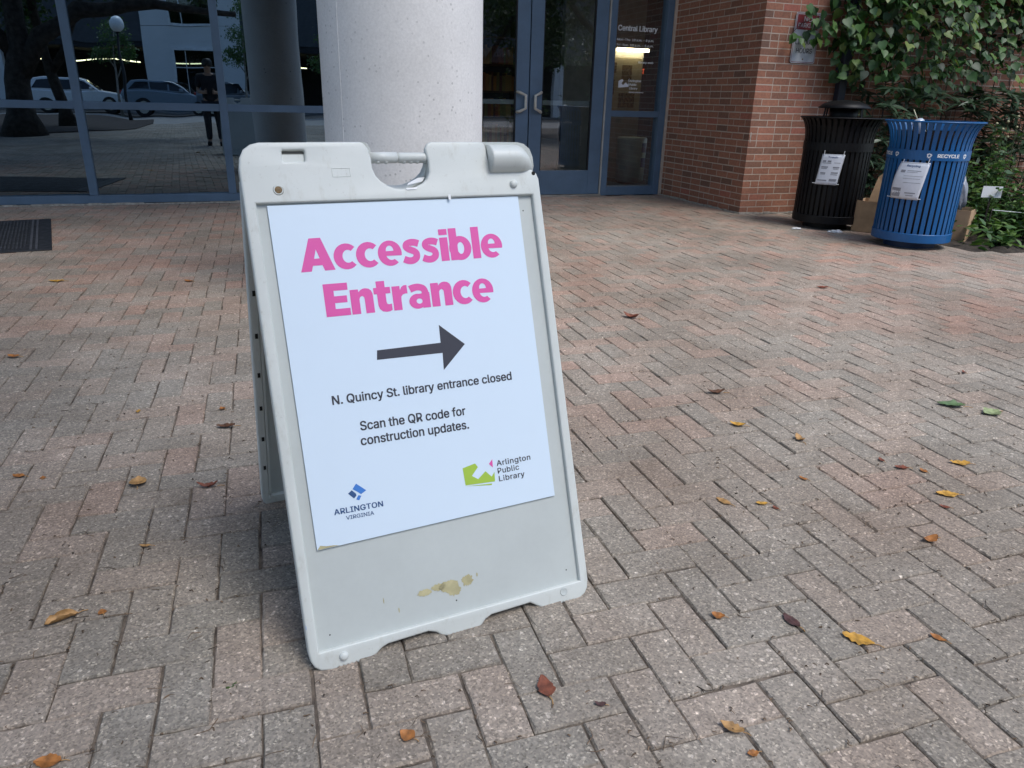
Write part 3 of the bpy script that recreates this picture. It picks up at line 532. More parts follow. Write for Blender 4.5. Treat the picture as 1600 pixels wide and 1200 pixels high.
mb = MB(); pts = [(-3.0, -6.5), (-2.4, -9), (-2.3, -14), (-2.6, -18.5), (-5, -20), (-12, -20), (-14, -12), (-12, -6), (-7, -4.2), (-4, -4.6)]
P = [S(*p) for p in pts]; mb.add([(p.x, p.y, .03) for p in P]+[(p.x, p.y, -.03) for p in P], [tuple(range(10))]+[(i, (i+1) % 10, (i+1) % 10+10, i+10) for i in range(10)])
tag(mb.build('mulch_bed', mat_mulch), kind='structure')

# ------------------------------------------------------------------ library front: window wall
def wbox(m, u0, u1, n0, n1, z0, z1): return m.box(u0, u1, n0, n1, z0, z1)
ww = thing('window_wall', 'blue framed wall of dark reflective glass left of the pillar', 'window wall', W(-.9, NF), TH)
O_ = (-.9, NF, 0); TOPZ = 3.3
mull = [-4.18, -2.86, -1.535, -.222, 1.10]
for u in mull: MB(O_).box(u-.038, u+.038, NF-.015, NF+.11, .0895, TOPZ).build('mullion', mat_blue, ww, bevel=.004)
allm = [-5.5]+mull+[2.06]
pane_n = 0
for a_, b_ in zip(allm[:-1], allm[1:]):
    MB(O_).box(a_+.038, b_-.038, NF-.008, NF+.10, .905, .975).build('transom', mat_blue, ww, bevel=.004)
    for z0, z1 in ((.085, .909), (.971, TOPZ)):
        c = (a_+b_)/2; dl = math.tan(R(1.8)); h = (b_-a_)/2-.03
        n_at = lambda u: NF+.05+(u-c)*dl
        m = MB(O_); u0, u1 = c-h, c+h
        m.add([(u0, n_at(u0), z0), (u1, n_at(u1), z0), (u1, n_at(u1), z1), (u0, n_at(u0), z1)], [(0, 1, 2, 3)])
        m.build('glass_pane', mat_glass_dark, ww, fixn=False)
MB(O_).box(-5.5, 2.06, NF-.02, NF+.12, .012, .088).build('sill', mat_blue, ww, bevel=.004)
MB(O_).box(-5.5, 2.06, NF-.02, NF+.12, TOPZ+.001, TOPZ+.12).build('head_rail', mat_blue, ww, bevel=.004)
m = MB(O_)
for k in range(60):
    u = -5.5+7.56*k/60; m.box(u, u+.126, NF-.035-.012*rng.random(), NF-.0205, -.004, .006+.012*rng.random())
m.build('sealant_strip', mat_lime, ww)

# ------------------------------------------------------------------ doors
def door(u0, u1, side, label):
    d = thing('entrance_door', label, 'door', W((u0+u1)/2, NF), TH); o = ((u0+u1)/2, NF, 0)
    st = .155; k0, k1 = .02, .30
    m = MB(o)
    MB(o).box(u0+.003, u0+st, NF, NF+.05, k0, 2.75).build('stile', mat_blue, d, bevel=.003)
    MB(o).box(u1-st, u1-.003, NF, NF+.05, k0, 2.75).build('stile', mat_blue, d, bevel=.003)
    MB(o).box(u0+st, u1-st, NF+.002, NF+.048, k0, k1).build('bottom_rail', mat_blue, d, bevel=.003)
    MB(o).box(u0+st, u1-st, NF+.002, NF+.048, 2.6, 2.748).build('top_rail', mat_blue, d, bevel=.003)
    g = MB(o); 
    for a in ((u0+st, u0+st+.012), (u1-st-.012, u1-st)): g.box(*a, NF+.006, NF+.044, k1, 2.6)
    g.build('gasket', mat_black_gasket, d)
    g = MB(o); g.add([(u0+st-.01, NF+.025, k1-.01), (u1-st+.01, NF+.025, k1-.01), (u1-st+.01, NF+.025, 2.61), (u0+st-.01, NF+.025, 2.61)], [(0, 1, 2, 3)])
    g.build('glass_pane', mat_glass_door, d, fixn=False)
    # pull: a trapezoid-bent bar standing off the meeting stile
    x = u1 if side > 0 else u0; s = -1 if side > 0 else 1
    base, out = x+s*.145, x+s*.055
    h = MB(o).tube([(base, NF+.0, 1.172), (base-s*.02, NF-.045, 1.165), (out, NF-.055, 1.135), (out, NF-.055, .995), (base-s*.02, NF-.045, .962), (base, NF, .955)], .0165, 10)
    h.build('pull_handle', mat_steel, d, smooth=True)
    b = MB(o).box(u0+st+.001, u1-st-.001, NF+.052, NF+.075, 1.035, 1.088); b.build('push_bar', M('grey_push_bar', (.24, .27, .27), .5), d, bevel=.005)
    return d
door(2.14, 3.088, 1, 'left leaf of the blue glass double door, half hidden by the pillar')
dr = door(3.094, 4.04, -1, 'right leaf of the blue glass double door, fully in view')
fr = thing('door_frame', 'blue metal frame with grey seal strip round the glass double door', 'door frame', W(3.1, NF), TH); o = (3.1, NF, 0)
MB(o).box(2.062, 2.136, NF-.02, NF+.12, 0, 3.42).build('jamb', mat_blue, fr, bevel=.004)
MB(o).box(4.062, 4.138, NF-.02, NF+.12, 0, 3.42).build('jamb', mat_blue, fr, bevel=.004)
MB(o).box(2.137, 4.061, NF-.02, NF+.12, 2.76, 2.86).build('head', mat_blue, fr, bevel=.004)
MB(o).box(4.043, 4.0615, NF-.012, NF+.03, .02, 2.758).build('seal_strip', mat_grey_trim, fr)
MB(o).box(2.137, 4.061, NF-.03, NF+.10, -.004, .016).build('threshold', M('worn_threshold', (.30, .27, .23), .7), fr, bevel=.003)
MB(o).box(2.137, 4.061, NF+.0, NF+.11, 2.861, 3.42).build('upper_panel', mat_blue, fr)

sl = thing('sidelight_window', 'narrow blue framed window with white lettering beside the door', 'window', W(4.5, NF), TH); o = (4.5, NF, 0)
MB(o).box(4.785, 4.868, NF-.02, NF+.12, 0, 3.42).build('stile', mat_blue, sl, bevel=.004)
MB(o).box(4.1385, 4.784, NF-.012, NF+.11, .002, .108).build('bottom_rail', mat_blue, sl, bevel=.004)
MB(o).box(4.1385, 4.784, NF-.012, NF+.11, .922, .992).build('transom', mat_blue, sl, bevel=.004)
MB(o).box(4.1385, 4.784, NF-.012, NF+.11, 2.76, 3.42).build('head', mat_blue, sl, bevel=.004)
for z0, z1 in ((.104, .926), (.988, 2.765)):
    g = MB(o); g.add([(4.13, NF+.05, z0), (4.79, NF+.05, z0), (4.79, NF+.05, z1), (4.13, NF+.05, z1)], [(0, 1, 2, 3)]); gp = g.build('glass_pane', mat_glass_door, sl, fixn=False)
XF_SL = Matrix(((1, 0, 0, -4.5), (0, 0, 1, .046), (0, 1, 0, 0), (0, 0, 0, 1)))
lt = lambda nm, s, x0, x1, z, h, w=0: lettering(nm, s, x0, x1, z, h, mat_dimwhite, gp, XF_SL, 0, w)
lt('lettering', 'Central Library', 4.185, 4.70, 1.868, .058, .018)
lt('lettering', 'Mon-Thu  10 a.m. - 8 p.m.', 4.18, 4.665, 1.762, .024, .016)
lt('lettering', 'Fri-Sun  10 a.m. - 5 p.m.', 4.18, 4.665, 1.705, .024, .016)
lt('lettering', 'library web', 4.48, 4.68, 1.525, .022, .02)
for k, s in enumerate(('Arlington', 'Public', 'Library')): lt('lettering', s, 4.385, 4.385+(.15, .095, .11)[k], 1.318-k*.042, .024, .016)
lt('lettering', 'library entrance', 4.385, 4.58, 1.195, .016, .02)
def logo(x, z, s):   # open-book shape
    return [[(x, z+.28*s), (x+.33*s, z+.44*s), (x+.44*s, z+.33*s), (x+.27*s, z+.12*s), (x+.42*s, z+.0*s), (x+.66*s, z+.2*s), (x+.85*s, z+.03*s), (x+.95*s, z+.2*s), (x+.92*s, z-.12*s), (x+.02*s, z-.2*s)]]
flat('library_emblem', logo(4.235, 1.28, .15)+[[(4.365, 1.335), (4.378, 1.36), (4.378, 1.31)]], mat_white, gp, XF_SL, 0)

# wall above the glazing and the canopy over the entrance
up = thing('upper_wall', 'concrete fascia wall above the entrance glazing', 'wall', W(0, NF), TH)
MB((0, NF, 0)).box(-5.5, 8.8, NF, NF+.3, TOPZ+.122, 5.2).build('wall_panel', mat_concrete, up)
m = MB((0, NF, 0)).box(-9.5, 6.0, 4.7, NF-.001, 5.202, 5.7); cs = m.build('canopy_ceiling', M('dark_soffit', (.22, .21, .2), .8)); cs.location = W(0, NF); cs.rotation_euler = (0, 0, TH); tag(cs, kind='structure')
lw = thing('side_wall', 'brick end wall beyond the left end of the window wall', 'wall', W(-5.7, NF), TH)
MB((-5.7, NF, 0)).box(-9.5, -5.501, NF, NF+.3, 0, 4.4).build('wall_panel', mat_brick, lw)

# ------------------------------------------------------------------ pillar
pl = thing('pillar', 'round pale concrete pillar standing behind the sidewalk sign', 'pillar', W(.77, 4.02), TH)
m = MB(); m.lathe([(.405, -.02), (.405, 6.4)], n=96, cap=(False, False)); sh = m.build('shaft', mat_concrete, pl, smooth=True)
m = MB(); a = R(213); m.tube([(.4045*math.cos(a), .4045*math.sin(a), 0), (.4045*math.cos(a), .4045*math.sin(a), 6.4)], .0022, 6); m.build('casting_seam', mat_concrete, pl)

# ------------------------------------------------------------------ brick wall
CY, CX = 6.813, 4.905
def bricks():
    course, L_, hb, gap = .0677, .2045, .0575, .0095
    V = []; Q = []
    def brick(p0, du, dn, z, dep):
        # face rectangle from p0 along du (2-vector, length) with outward dn
        l = np.linalg.norm(du)
        if l < .03: return
        e = du/l; jz = rng.normal(0, .0007, 2); jo = rng.normal(0, .0009)
        k = len(V)*8
        o = .0012+jo*.4; b = .0025
        c = []
        for (t, zz, out) in ((0, z, -.05), (l, z, -.05), (l, z+hb, -.05), (0, z+hb, -.05), (0, z, o), (l, z, o), (l, z+hb, o), (0, z+hb, o)):
            q = p0+e*t+dn*out; c.append(W(q[0], q[1], zz+(jz[0] if zz == z else jz[1])))
        V.append(np.array(c)); Q.extend([(k+4, k+5, k+6, k+7), (k, k+1, k+5, k+4), (k+1, k+2, k+6, k+5), (k+2, k+3, k+7, k+6), (k+3, k, k+4, k+7)])
    n_c = int(4.35/course)
    for r in range(n_c):
        z = .008+r*course
        # front face, from the corner to the right, up to u = 12
        off = (0, .5)[r % 2] if r % 6 != 3 else .27
        u = CX; first = True
        while u < 18:
            l = L_*(1 if not first else (1.0 if r % 2 else .5)) if r % 7 != 4 else (L_ if rng.random() > .25 else .1)
            if rng.random() < .04: l = .1
            brick(np.array([u, CY]), np.array([l-gap*.9, 0]), np.array([0, -1.0]), z, 0); u += l; first = False
        # return face, from the corner back to the glazing
        n = CY; first = True
        while n < NF+.05:
            l = L_ if not first else (.5*L_ if r % 2 else L_)
            if rng.random() < .05: l = .1
            l = min(l, NF+.06-n)
            brick(np.array([CX, n]), np.array([0, l-gap*.9]), np.array([-1.0, 0]), z, 0); n += l; first = False
    return np.concatenate(V), [np.array(Q)]
bw = thing('brick_wall', 'red brick wall turning a corner right of the entrance', 'brick wall', W(CX, CY), TH)
V, Fs = bricks(); ob = npmesh('brick_facing', V, Fs, mat_brick, bw)
ob.matrix_parent_inverse = (Matrix.Translation(W(CX, CY)) @ Matrix.Rotation(TH, 4, 'Z')).inverted()
MB((CX, CY, 0)).box(CX, 18.1, CY, NF+.3, -.02, 4.4).build('mortar_core', mat_mortar, bw)
m = MB((CX, CY, 0))
for k in range(24):
    n = CY+(NF-CY)*k/24; m.box(CX-.018-.008*rng.random(), CX-.0085, n, n+(NF-CY)/24, -.004, .008+.012*rng.random())
for k in range(20):
    u = CX-.02+1.6*k/20; m.box(u, u+.08, CY-.018-.008*rng.random(), CY-.0085, -.004, .008+.012*rng.random())
m.build('footing_strip', mat_lime, bw)
MB((CX, CY, 0)).box(4.87, 4.94, NF-.03, NF+.02, 0, 4.4).build('corner_mortar', mat_mortar, bw)
pc = MB((CX, CY, 0)).box(CX+.012, CX+.022, CY-.0045, CY-.003, .73, .83); pc.build('pale_scuff', mat_lime, bw)

# small metal sign on the brick wall
sg = thing('hours_sign', 'small white metal wall sign, red headed, leaves over its top half', 'sign', W(5.41, CY-.012, 1.735), TH)
XS = Matrix(((1, 0, 0, 0), (0, 0, -1, 0), (0, 1, 0, 0), (0, 0, 0, 1)))
def rrect(w, h, r, n=5):
    p = []
    for cx, cy, a0 in ((w-r, h-r, 0), (-w+r, h-r, 90), (-w+r, -h+r, 180), (w-r, -h+r, 270)):
        for k in range(n+1): a = R(a0+90*k/n); p.append((cx+r*math.cos(a), cy+r*math.sin(a)))
    return p
mat_signface = M('enamel_sign_face', (.42, .44, .47), .45, .08, 5); mat_red = M('red_enamel', (.20, .025, .035), .5)
m = MB(); m.prism(rrect(.15, .232, .022), -.001, -.003); m.build('plate', mat_signface, sg)
bo = rrect(.143, .225, .018); bi = rrect(.138, .22, .015); n_ = len(bo)
MB().add([(a, b, .0036) for a, b in bo+bi], [(i, (i+1) % n_, (i+1) % n_+n_, i+n_) for i in range(n_)]).build('red_border', mat_red, sg, xf=XS)
flat('red_band', [[(-.13, .075), (.13, .075), (.13, .212), (-.13, .212)]], mat_red, sg, XS, .0036)
lettering('lettering', 'NO', -.05, .05, .15, .045, mat_signface, sg, XS, .0042, .01)
lettering('lettering', 'PARKING', -.11, .11, .095, .04, mat_signface, sg, XS, .0042, .01)
lettering('lettering', 'LIBRARY', -.115, .115, -.06, .045, mat_ink, sg, XS, .0042, .01)
lettering('lettering', 'HOURS', -.095, .10, -.14, .045, mat_ink, sg, XS, .0042, .01)
MB().lathe([(.008, 0), (.006, .004)], n=10).build('screw', mat_rust, sg, xf=Matrix.Translation((0, -.003, -.195)) @ Matrix.Rotation(PI/2, 4, 'X'))

dp = thing('downspout', 'dark blue metal downspout half buried in the climber', 'downspout', W(5.90, CY-.07), TH)
MB().box(-.045, .045, -.04, .04, 0, 4.3).build('pipe', M('navy_pipe', (.008, .012, .026), .5), dp, bevel=.01)
MB().box(-.055, .055, -.05, .06, 1.45, 1.5).build('strap', M('navy_strap', (.02, .03, .055), .5), dp, bevel=.003)

# ------------------------------------------------------------------ inside the library
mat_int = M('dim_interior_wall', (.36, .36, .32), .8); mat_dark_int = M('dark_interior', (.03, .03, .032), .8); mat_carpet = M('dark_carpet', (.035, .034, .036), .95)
def local(name, mat, u0, u1, n0, n1, z0, z1, kind='structure'):
    m = MB((0, NF, 0)).box(u0, u1, n0, n1, z0, z1); x = m.build(name, mat); x.location = W(0, NF); x.rotation_euler = (0, 0, TH); return tag(x, kind=kind)
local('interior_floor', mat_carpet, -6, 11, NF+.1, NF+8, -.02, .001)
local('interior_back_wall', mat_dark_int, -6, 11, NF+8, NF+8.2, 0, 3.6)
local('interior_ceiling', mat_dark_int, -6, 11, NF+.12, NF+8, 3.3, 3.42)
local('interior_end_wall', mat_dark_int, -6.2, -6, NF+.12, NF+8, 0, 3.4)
pw = thing('lobby_partition', 'grey lobby partition wall seen through the entrance glass', 'wall', W(4.95, 10.52), TH)
MB().box(-.63, .62, 0, .12, 0, 3.29).build('wall_panel', mat_int, pw)
nb = thing('notice_board', 'lit cream notice board with small pictures inside the lobby', 'notice board', W(5.27, 10.51, 1.33), TH)
MB().box(-.28, .27, -.03, 0, -.36, .36).build('board', M('cream_board', (.48, .42, .27), .7), nb, bevel=.004)
for (x, z, w_, h_) in ((-.19, .22, .05, .07), (.03, .16, .08, .1), (-.2, -.04, .04, .1), (.05, -.22, .13, .1)):
    MB().box(x-w_, x+w_, -.034, -.031, z-h_, z+h_).build('picture', M('sepia_print', (.30, .22, .10), .7, .4, 30, col2=(.04, .03, .02)), nb)
fx = thing('strip_light', 'glowing fluorescent strip light above the lobby notice board', 'light', W(5.36, 10.45, 1.79), TH)
MB().box(-.27, .27, -.02, .06, .022, .05).build('housing', mat_steel, fx, bevel=.004)
m = MB().tube([(-.25, 0, 0), (.25, 0, 0)], .02, 12); m.build('tube', emit('warm_fluorescent', (1.0, .84, .55), 15), fx, smooth=True)
lb = thing('lobby_bin', 'pale round bin with dark blue labels standing in the lobby', 'bin', W(5.22, 10.0), TH)
mt = M('pale_bin_plastic', (.34, .46, .45), .5)
MB().lathe([(.17, 0), (.2, .03), (.215, .60), (.205, .62), (.19, .62)], n=40).build('drum', mt, lb, smooth=True)
for z in (.22, .42): 
    mm = MB(); arc = [(.218*math.cos(R(a)), .218*math.sin(R(a))) for a in range(-75, -40, 5)]
    mm.add([(x, y, z) for x, y in arc]+[(x, y, z+.13) for x, y in arc], [(i, i+1, i+1+len(arc), i+len(arc)) for i in range(len(arc)-1)]); mm.build('blue_label', mat_navy, lb)
ex = thing('exit_sign', 'small dark red lit exit sign hanging in the lobby', 'sign', W(5.72, 10.9, 1.53), TH)
MB().box(-.1, .1, -.03, .03, -.07, .07).build('case', mat_black_gasket, ex, bevel=.004)
lettering('lettering', 'EXIT', -.07, .07, -.035, .07, emit('exit_red', (.9, .12, .05), .6), ex, XS, .0315, .02)
bs = thing('bookshelf', 'tall wooden bookshelf inside behind the left door', 'bookshelf', W(4.0, 13.0), TH)
mat_shelf = M('shelf_wood', (.17, .08, .03), .6)
for x in (-.42, .42): MB().box(x-.02, x+.02, -.15, .15, 0, 2.3).build('upright', mat_shelf, bs)
for z in (.35, .78, 1.2, 1.62, 2.04): MB().box(-.4, .4, -.15, .15, z-.015, z+.015).build('shelf', mat_shelf, bs)
cols = [(.75, .3, .06), (.62, .18, .06), (.5, .35, .1), (.3, .1, .05), (.75, .42, .12)]  # warm lamp light on the shelf is put into these orange colours
bmats = [M('warm_lit_cover', c, .6) for c in cols]
for zi, z in enumerate((.365, .795, 1.215, 1.635)):
    x = -.39
    while x < .34:
        w_ = rng.uniform(.03, .06); h_ = rng.uniform(.22, .31); lean = 0
        b = MB().box(0, w_-.004, -.1, .1, 0, h_).build('book', bmats[rng.integers(5)]); b.location = W(4.0+x, 12.97, z); b.rotation_euler = (0, 0, TH)
        tag(b, 'orange brown book with warm light in its colour upright on the lobby shelf behind the left door', 'book', 'books on the lobby shelf'); x += w_

# ------------------------------------------------------------------ sidewalk sign
YAW, TILT = .4461, .3541; HV = 1.083
st_, ct_ = math.sin(TILT), math.cos(TILT)
sgn = thing('sidewalk_sign', 'pale plastic folding sidewalk sign with pink lettered poster and arrow', 'sidewalk sign', (-.0966, 1.3128, 0), YAW)
SPR = 2*st_*HV
XFR = Matrix(((1, 0, 0, 0), (0, st_, -ct_, 0), (0, ct_, st_, 0), (0, 0, 0, 1)))
XBK = Matrix(((-1, 0, 0, 0), (0, -st_, ct_, SPR), (0, ct_, st_, 0), (0, 0, 0, 1)))
def wavy(x0, x1, y, n, amp):
    return [(x0+(x1-x0)*k/(2*n), y+(amp if k % 2 else -amp)) for k in range(2*n+1)]
outline = [(-.327, .04), (-.3245, .022), (-.318, .008), (-.3075, -.001), (-.285, -.0055)]
outline += wavy(-.275, -.213, -.0045, 7, .0018)+[(-.203, -.003), (-.1915, .001), (-.1774, .0113), (-.1644, .0155), (-.0744, .0175), (-.0579, .0115), (-.0461, .001), (-.035, -.0035)]
outline += wavy(-.025, .037, -.0045, 7, .0018)+[(.046, -.003), (.06, .0095), (.0748, .0155), (.1715, .0175), (.1846, .008), (.1983, -.001)]
outline += wavy(.207, .285, -.0045, 9, .0018)+[(.302, -.003), (.315, .004), (.323, .016), (.327, .036)]
outline += [(.3265, .985), (.322, .998), (.311, 1.0065), (.24, 1.0095), (.220, 1.0115), (.209, 1.019), (.2045, 1.034), (.2025, 1.058), (.198, 1.0675), (.190, 1.071)]
outline += [(.075, 1.071), (.0645, 1.067), (.0585, 1.056), (.0625, 1.03), (.0615, 1.005), (.056, .992), (.044, .982), (.028, .975), (.012, .971), (-.004, .9705), (-.02, .9725), (-.0345, .979), (-.048, .9885), (-.0575, 1.0), (-.0625, 1.016), (-.0625, 1.036), (-.0665, 1.056), (-.0735, 1.067), (-.083, 1.071)]
outline += [(-.285, 1.070), (-.302, 1.066), (-.3165, 1.056), (-.325, 1.040), (-.3285, 1.02)]
recess = [(-.3055, .0365), (.3055, .0365), (.3055, .949), (-.3055, .949)]
slot = [(-.2415, 1.031), (-.2015, 1.031), (-.199, 1.034), (-.1985, 1.0515), (-.201, 1.054), (-.2405, 1.054), (-.243, 1.0515), (-.2435, 1.034)]
def board_mesh(bev=.0048, th=.028):
    c = bpy.data.curves.new('board', 'CURVE'); c.dimensions = '2D'; c.fill_mode = 'BOTH'
    for loop in (outline, recess, slot):
        s = c.splines.new('POLY'); s.points.add(len(loop)-1); s.use_cyclic_u = True
        for p, (a, b) in zip(s.points, loop): p.co = (a, b, 0, 1)
    c.extrude = th/2-bev; c.bevel_depth = bev; c.bevel_resolution = 3; c.offset = -bev
    o = bpy.data.objects.new('board', c); COL.objects.link(o)
    me = bpy.data.meshes.new_from_object(o.evaluated_get(bpy.context.evaluated_depsgraph_get()))
    bpy.data.objects.remove(o); bpy.data.curves.remove(c)
    for v in me.vertices:
        v.co.z -= th/2
        lim = -(st_/ct_)*(HV-v.co.y)+.0004
        if v.co.z < lim: v.co.z = min(lim, -.0015)
    bm = bmesh.new(); bm.from_mesh(me); bmesh.ops.remove_doubles(bm, verts=bm.verts, dist=1e-5); bmesh.ops.recalc_face_normals(bm, faces=bm.faces); bm.to_mesh(me); bm.free()
    return me
def side_part(name, mat, build, smooth=True, bevel=0):
    """make a part for the front board and its twin for the rear board"""
    for xf in (XFR, XBK):
        build(MB()).build(name, mat, sgn, smooth=smooth, bevel=bevel, xf=xf)
for nm, xf in (('front_board', XFR), ('rear_board', XBK)):
    me = board_mesh(); me.transform(xf); ob = finish(nm, me, mat_sign, sgn)
    me.polygons.foreach_set('use_smooth', [True]*len(me.polygons))
    es = ob.modifiers.new('edges', 'EDGE_SPLIT'); es.split_angle = R(35)
side_part('insert_panel', mat_sign_panel, lambda m: m.box(-.3085, .3085, .0335, .952, -.0165, -.011), False)
side_part('slot_liner', mat_sign, lambda m: m.box(-.246, -.196, 1.028, 1.0475, -.0098, -.0088), False)
side_part('slot_back', M('slot_shade_plastic', (.17, .165, .14), .6), lambda m: m.box(-.246, -.196, 1.0475, 1.057, -.0108, -.0100), False)  # darker backing: the shade inside the slot is put into its colour
# stacking knobs and sockets
def dome(u, v, r, h): return lambda m: m.lathe([(r, 0), (r*.98, h*.35), (r*.8, h*.72), (r*.45, h*.95), (.001, h)], c=(u, v, 0), n=24, cap=(False, True))
for u, v in ((.2594, .9745), (-.2585, .0174)): side_part('stacking_knob', mat_sign, dome(u, v, .0095, .008))
def ring(u, v, r): return lambda m: m.lathe([(r+.0025, -.0003), (r+.002, .0008), (r, .0006), (r*.86, -.004), (.001, -.0045)], c=(u, v, 0), n=24, cap=(False, True))
MB().lathe([(.0105, .0004), (.0085, .0018), (.0072, .0006), (.0065, .0004)], c=(-.2598, .9745, 0), n=24, cap=(True, False)).build('rusty_socket_ring', mat_sign, sgn, smooth=True, xf=XFR)
MB().lathe([(.0072, .0003), (.006, .0012), (.004, .0006), (.002, .0014), (.0005, .0014)], c=(-.2598, .9745, .0003), n=20, cap=(True, True)).build('rusty_socket', mat_rust, sgn, smooth=True, xf=XFR)
MB().lathe([(.0098, .0002), (.0088, .0010), (.0075, .0004), (.0004, .0003)], c=(.259, .0219, 0), n=24, cap=(True, True)).build('socket', mat_sign_panel, sgn, smooth=True, xf=XFR)
MB().lathe([(.0048, .0002), (.004, .0004)], c=(.3135, .9975, 0), n=14).build('eyelet', mat_dark_hole, sgn, xf=XFR)
for u, v in ((-.279, .0637), (0, .0649), (.2776, .0671), (.281, .915)): MB().lathe([(.0017, .0), (.0015, .0004)], c=(u, v, -.011), n=8).build('screw_hole', mat_dark_hole, sgn, xf=XFR)
# raised little frame moulded in the head of the board
for (a, b) in (((-.1485, -.1105), 1),):
    m = MB(); x0, x1, y0, y1 = -.1485, -.1105, .998, 1.0165; t = .0011
    m.box(x0, x1, y0, y0+t, -.001, .0007).box(x0, x1, y1-t, y1, -.001, .0007).box(x0, x0+t, y0+t, y1-t, -.001, .0007).box(x1-t, x1, y0+t, y1-t, -.001, .0007)
    m.build('moulded_panel', mat_sign, sgn, xf=XFR, bevel=.0003)
# hinge covers: rounded barrels rising out of each board's shoulder
def cover(m):
    vs = []; fs = []; na = 14; us = np.linspace(-.3185, -.205, 22)
    for u in us:
        t = max(0, (-.266-u)/.0525); top = 1.072-.046*t**2.4; bot = 1.0125+.006*max(0, t-.6)
        c, h = (top+bot)/2, (top-bot)/2; d = .031*(h/.03)**.8
        for k in range(na):
            a = 2*PI*k/na; e = lambda x: math.copysign(abs(x)**.8, x); vs.append((u, c+h*e(math.sin(a)), -.009-.021+d*e(math.cos(a))*1.0))
    n = len(us)
    for i in range(n-1):
        for k in range(na): k2 = (k+1) % na; fs.append((i*na+k, i*na+k2, (i+1)*na+k2, (i+1)*na+k))
    fs += [tuple(range(na)), tuple((n-1)*na+k for k in range(na))]
    return m.add(vs, fs)
cv = cover(MB()).build('hinge_cover', mat_sign, sgn, smooth=True, xf=XBK)
# carrying grip across the notch
m = MB(); m.tube([(-.066, 1.0415, -.017), (-.003, 1.0415, -.017)], .0118, 16); m.build('grip', mat_sign, sgn, smooth=True, xf=XFR)
m = MB(); m.tube([(-.0025, 1.0405, -.0165), (.003, 1.0405, -.0165), (.055, 1.0405, -.0165), (.064, 1.0405, -.0165)], [.0085, .0112, .0112, .013], 16); m.build('grip', mat_sign, sgn, smooth=True, xf=XFR)
for x in (-.046, -.028, .012, .027, .042): MB().lathe([(.0001, -.0055), (.004, -.004), (.0055, 0), (.004, .004), (.0001, .0055)], c=(x, 1.0325, -.015), n=12).build('finger_bump', mat_sign, sgn, smooth=True, xf=XFR)
m = MB(); m.add([(.005, .976, -.004), (.05, .99, -.02), (.058, 1.0, -.024), (.040, .997, -.016), (.012, .983, -.003), (.008, .978, -.001)], [(0, 1, 2, 3, 4, 5)])
m.add([(.004, .9715, .001), (.03, .972, .001), (.028, .9685, .0016), (.006, .9675, .0016)], [(0, 1, 2, 3)]); m.build('torn_plastic', mat_white, sgn, xf=XFR, fixn=False)
# inner side of the rear board: ribs, dark drain holes
for v in (.16, .27, .38, .49, .61, .73): MB().box(.311, .3175, v-.007, v+.007, -.0292, -.0275).build('drain_hole', mat_dark_hole, sgn, xf=XBK)
m = MB(); m.box(.3005, .306, .05, .95, -.0285, -.0175).box(-.306, -.3005, .05, .95, -.0285, -.0175).box(-.3, .3, .03, .04, -.0285, -.0175); m.build('inner_rib', mat_sign, sgn, xf=XBK)
# poster
PQ = [(-.2813, .2424), (.2695, .2484), (.2698, .9474), (-.2851, .945)]
m = MB(); wf, wb = (-.0005, -.002, -.0045, -.0045), (-.005, -.0065, -.009, -.009)
# grid so that the sheet can bow away from the panel at its lower edge
G = 12; vs = []
for j in range(G+1):
    for i in range(G+1):
        s, t = i/G, j/G
        p = [(1-t)*((1-s)*PQ[0][k]+s*PQ[1][k])+t*((1-s)*PQ[3][k]+s*PQ[2][k]) for k in (0, 1)]
        vs.append((p[0], p[1], -.0062))
back = [(a, b, c-.0042) for a, b, c in vs]; fs = []
for j in range(G):
    for i in range(G): q = j*(G+1)+i; fs.append((q, q+1, q+G+2, q+G+1))
nv = len(vs); fs2 = [tuple(x+nv for x in reversed(f)) for f in fs]
rim = [i for i in range(G+1)]+[j*(G+1)+G for j in range(1, G+1)]+[G*(G+1)+i for i in range(G-1, -1, -1)]+[j*(G+1) for j in range(G-1, 0, -1)]
side = [(rim[k], rim[(k+1) % len(rim)], rim[(k+1) % len(rim)]+nv, rim[k]+nv) for k in range(len(rim))]
po = MB().add(vs+back, fs+fs2+side).build('poster', mat_poster, sgn, xf=XFR)
PW = -.0058
T = lambda nm, s, x0, x1, b, c, mat, wt, sl=.004, spc=1.0, hv=False: lettering(nm, s, x0, x1, b, c, mat, po, XFR, PW, wt, spc, sl, hv)
T('lettering', 'Accessible', -.2367, .2150, .8085, .0675, mat_pink, 0, .010, 1, True)
T('lettering', 'Entrance', -.198, .1795, .7135, .0675, mat_pink, 0, .002, 1, True)
T('lettering', 'N. Quincy St. library entrance closed', -.2108, .1975, .5325, .0188, mat_ink, .0175, -.002)
T('lettering', 'Scan the QR code for', -.1605, .076, .4712, .0195, mat_ink, .0175, -.01)
T('lettering', 'construction updates.', -.1635, .0795, .4402, .0195, mat_ink, .0175, -.012)
T('lettering', 'Arlington', .1337, .2188, .3428, .0125, mat_ink, .011, 0, 1.06)
T('lettering', 'Public', .1341, .1875, .3252, .0125, mat_ink, .011, 0, 1.06)
T('lettering', 'Library', .1348, .1993, .3072, .0125, mat_ink, .011, 0, 1.06)
T('lettering', 'ARLINGTON', -.2377, -.1345, .3070, .0118, mat_navy, .02, -.02, 1.03)
T('lettering', 'VIRGINIA', -.2150, -.1560, .2925, .0082, mat_navy, .009, -.02)
flat('arrow', [[(-.1062, .6139), (.0404, .6117), (.0382, .574), (.0947, .6253), (.04, .6735), (.039, .6343), (-.1035, .6339)]], mat_ink, po, XFR, PW)
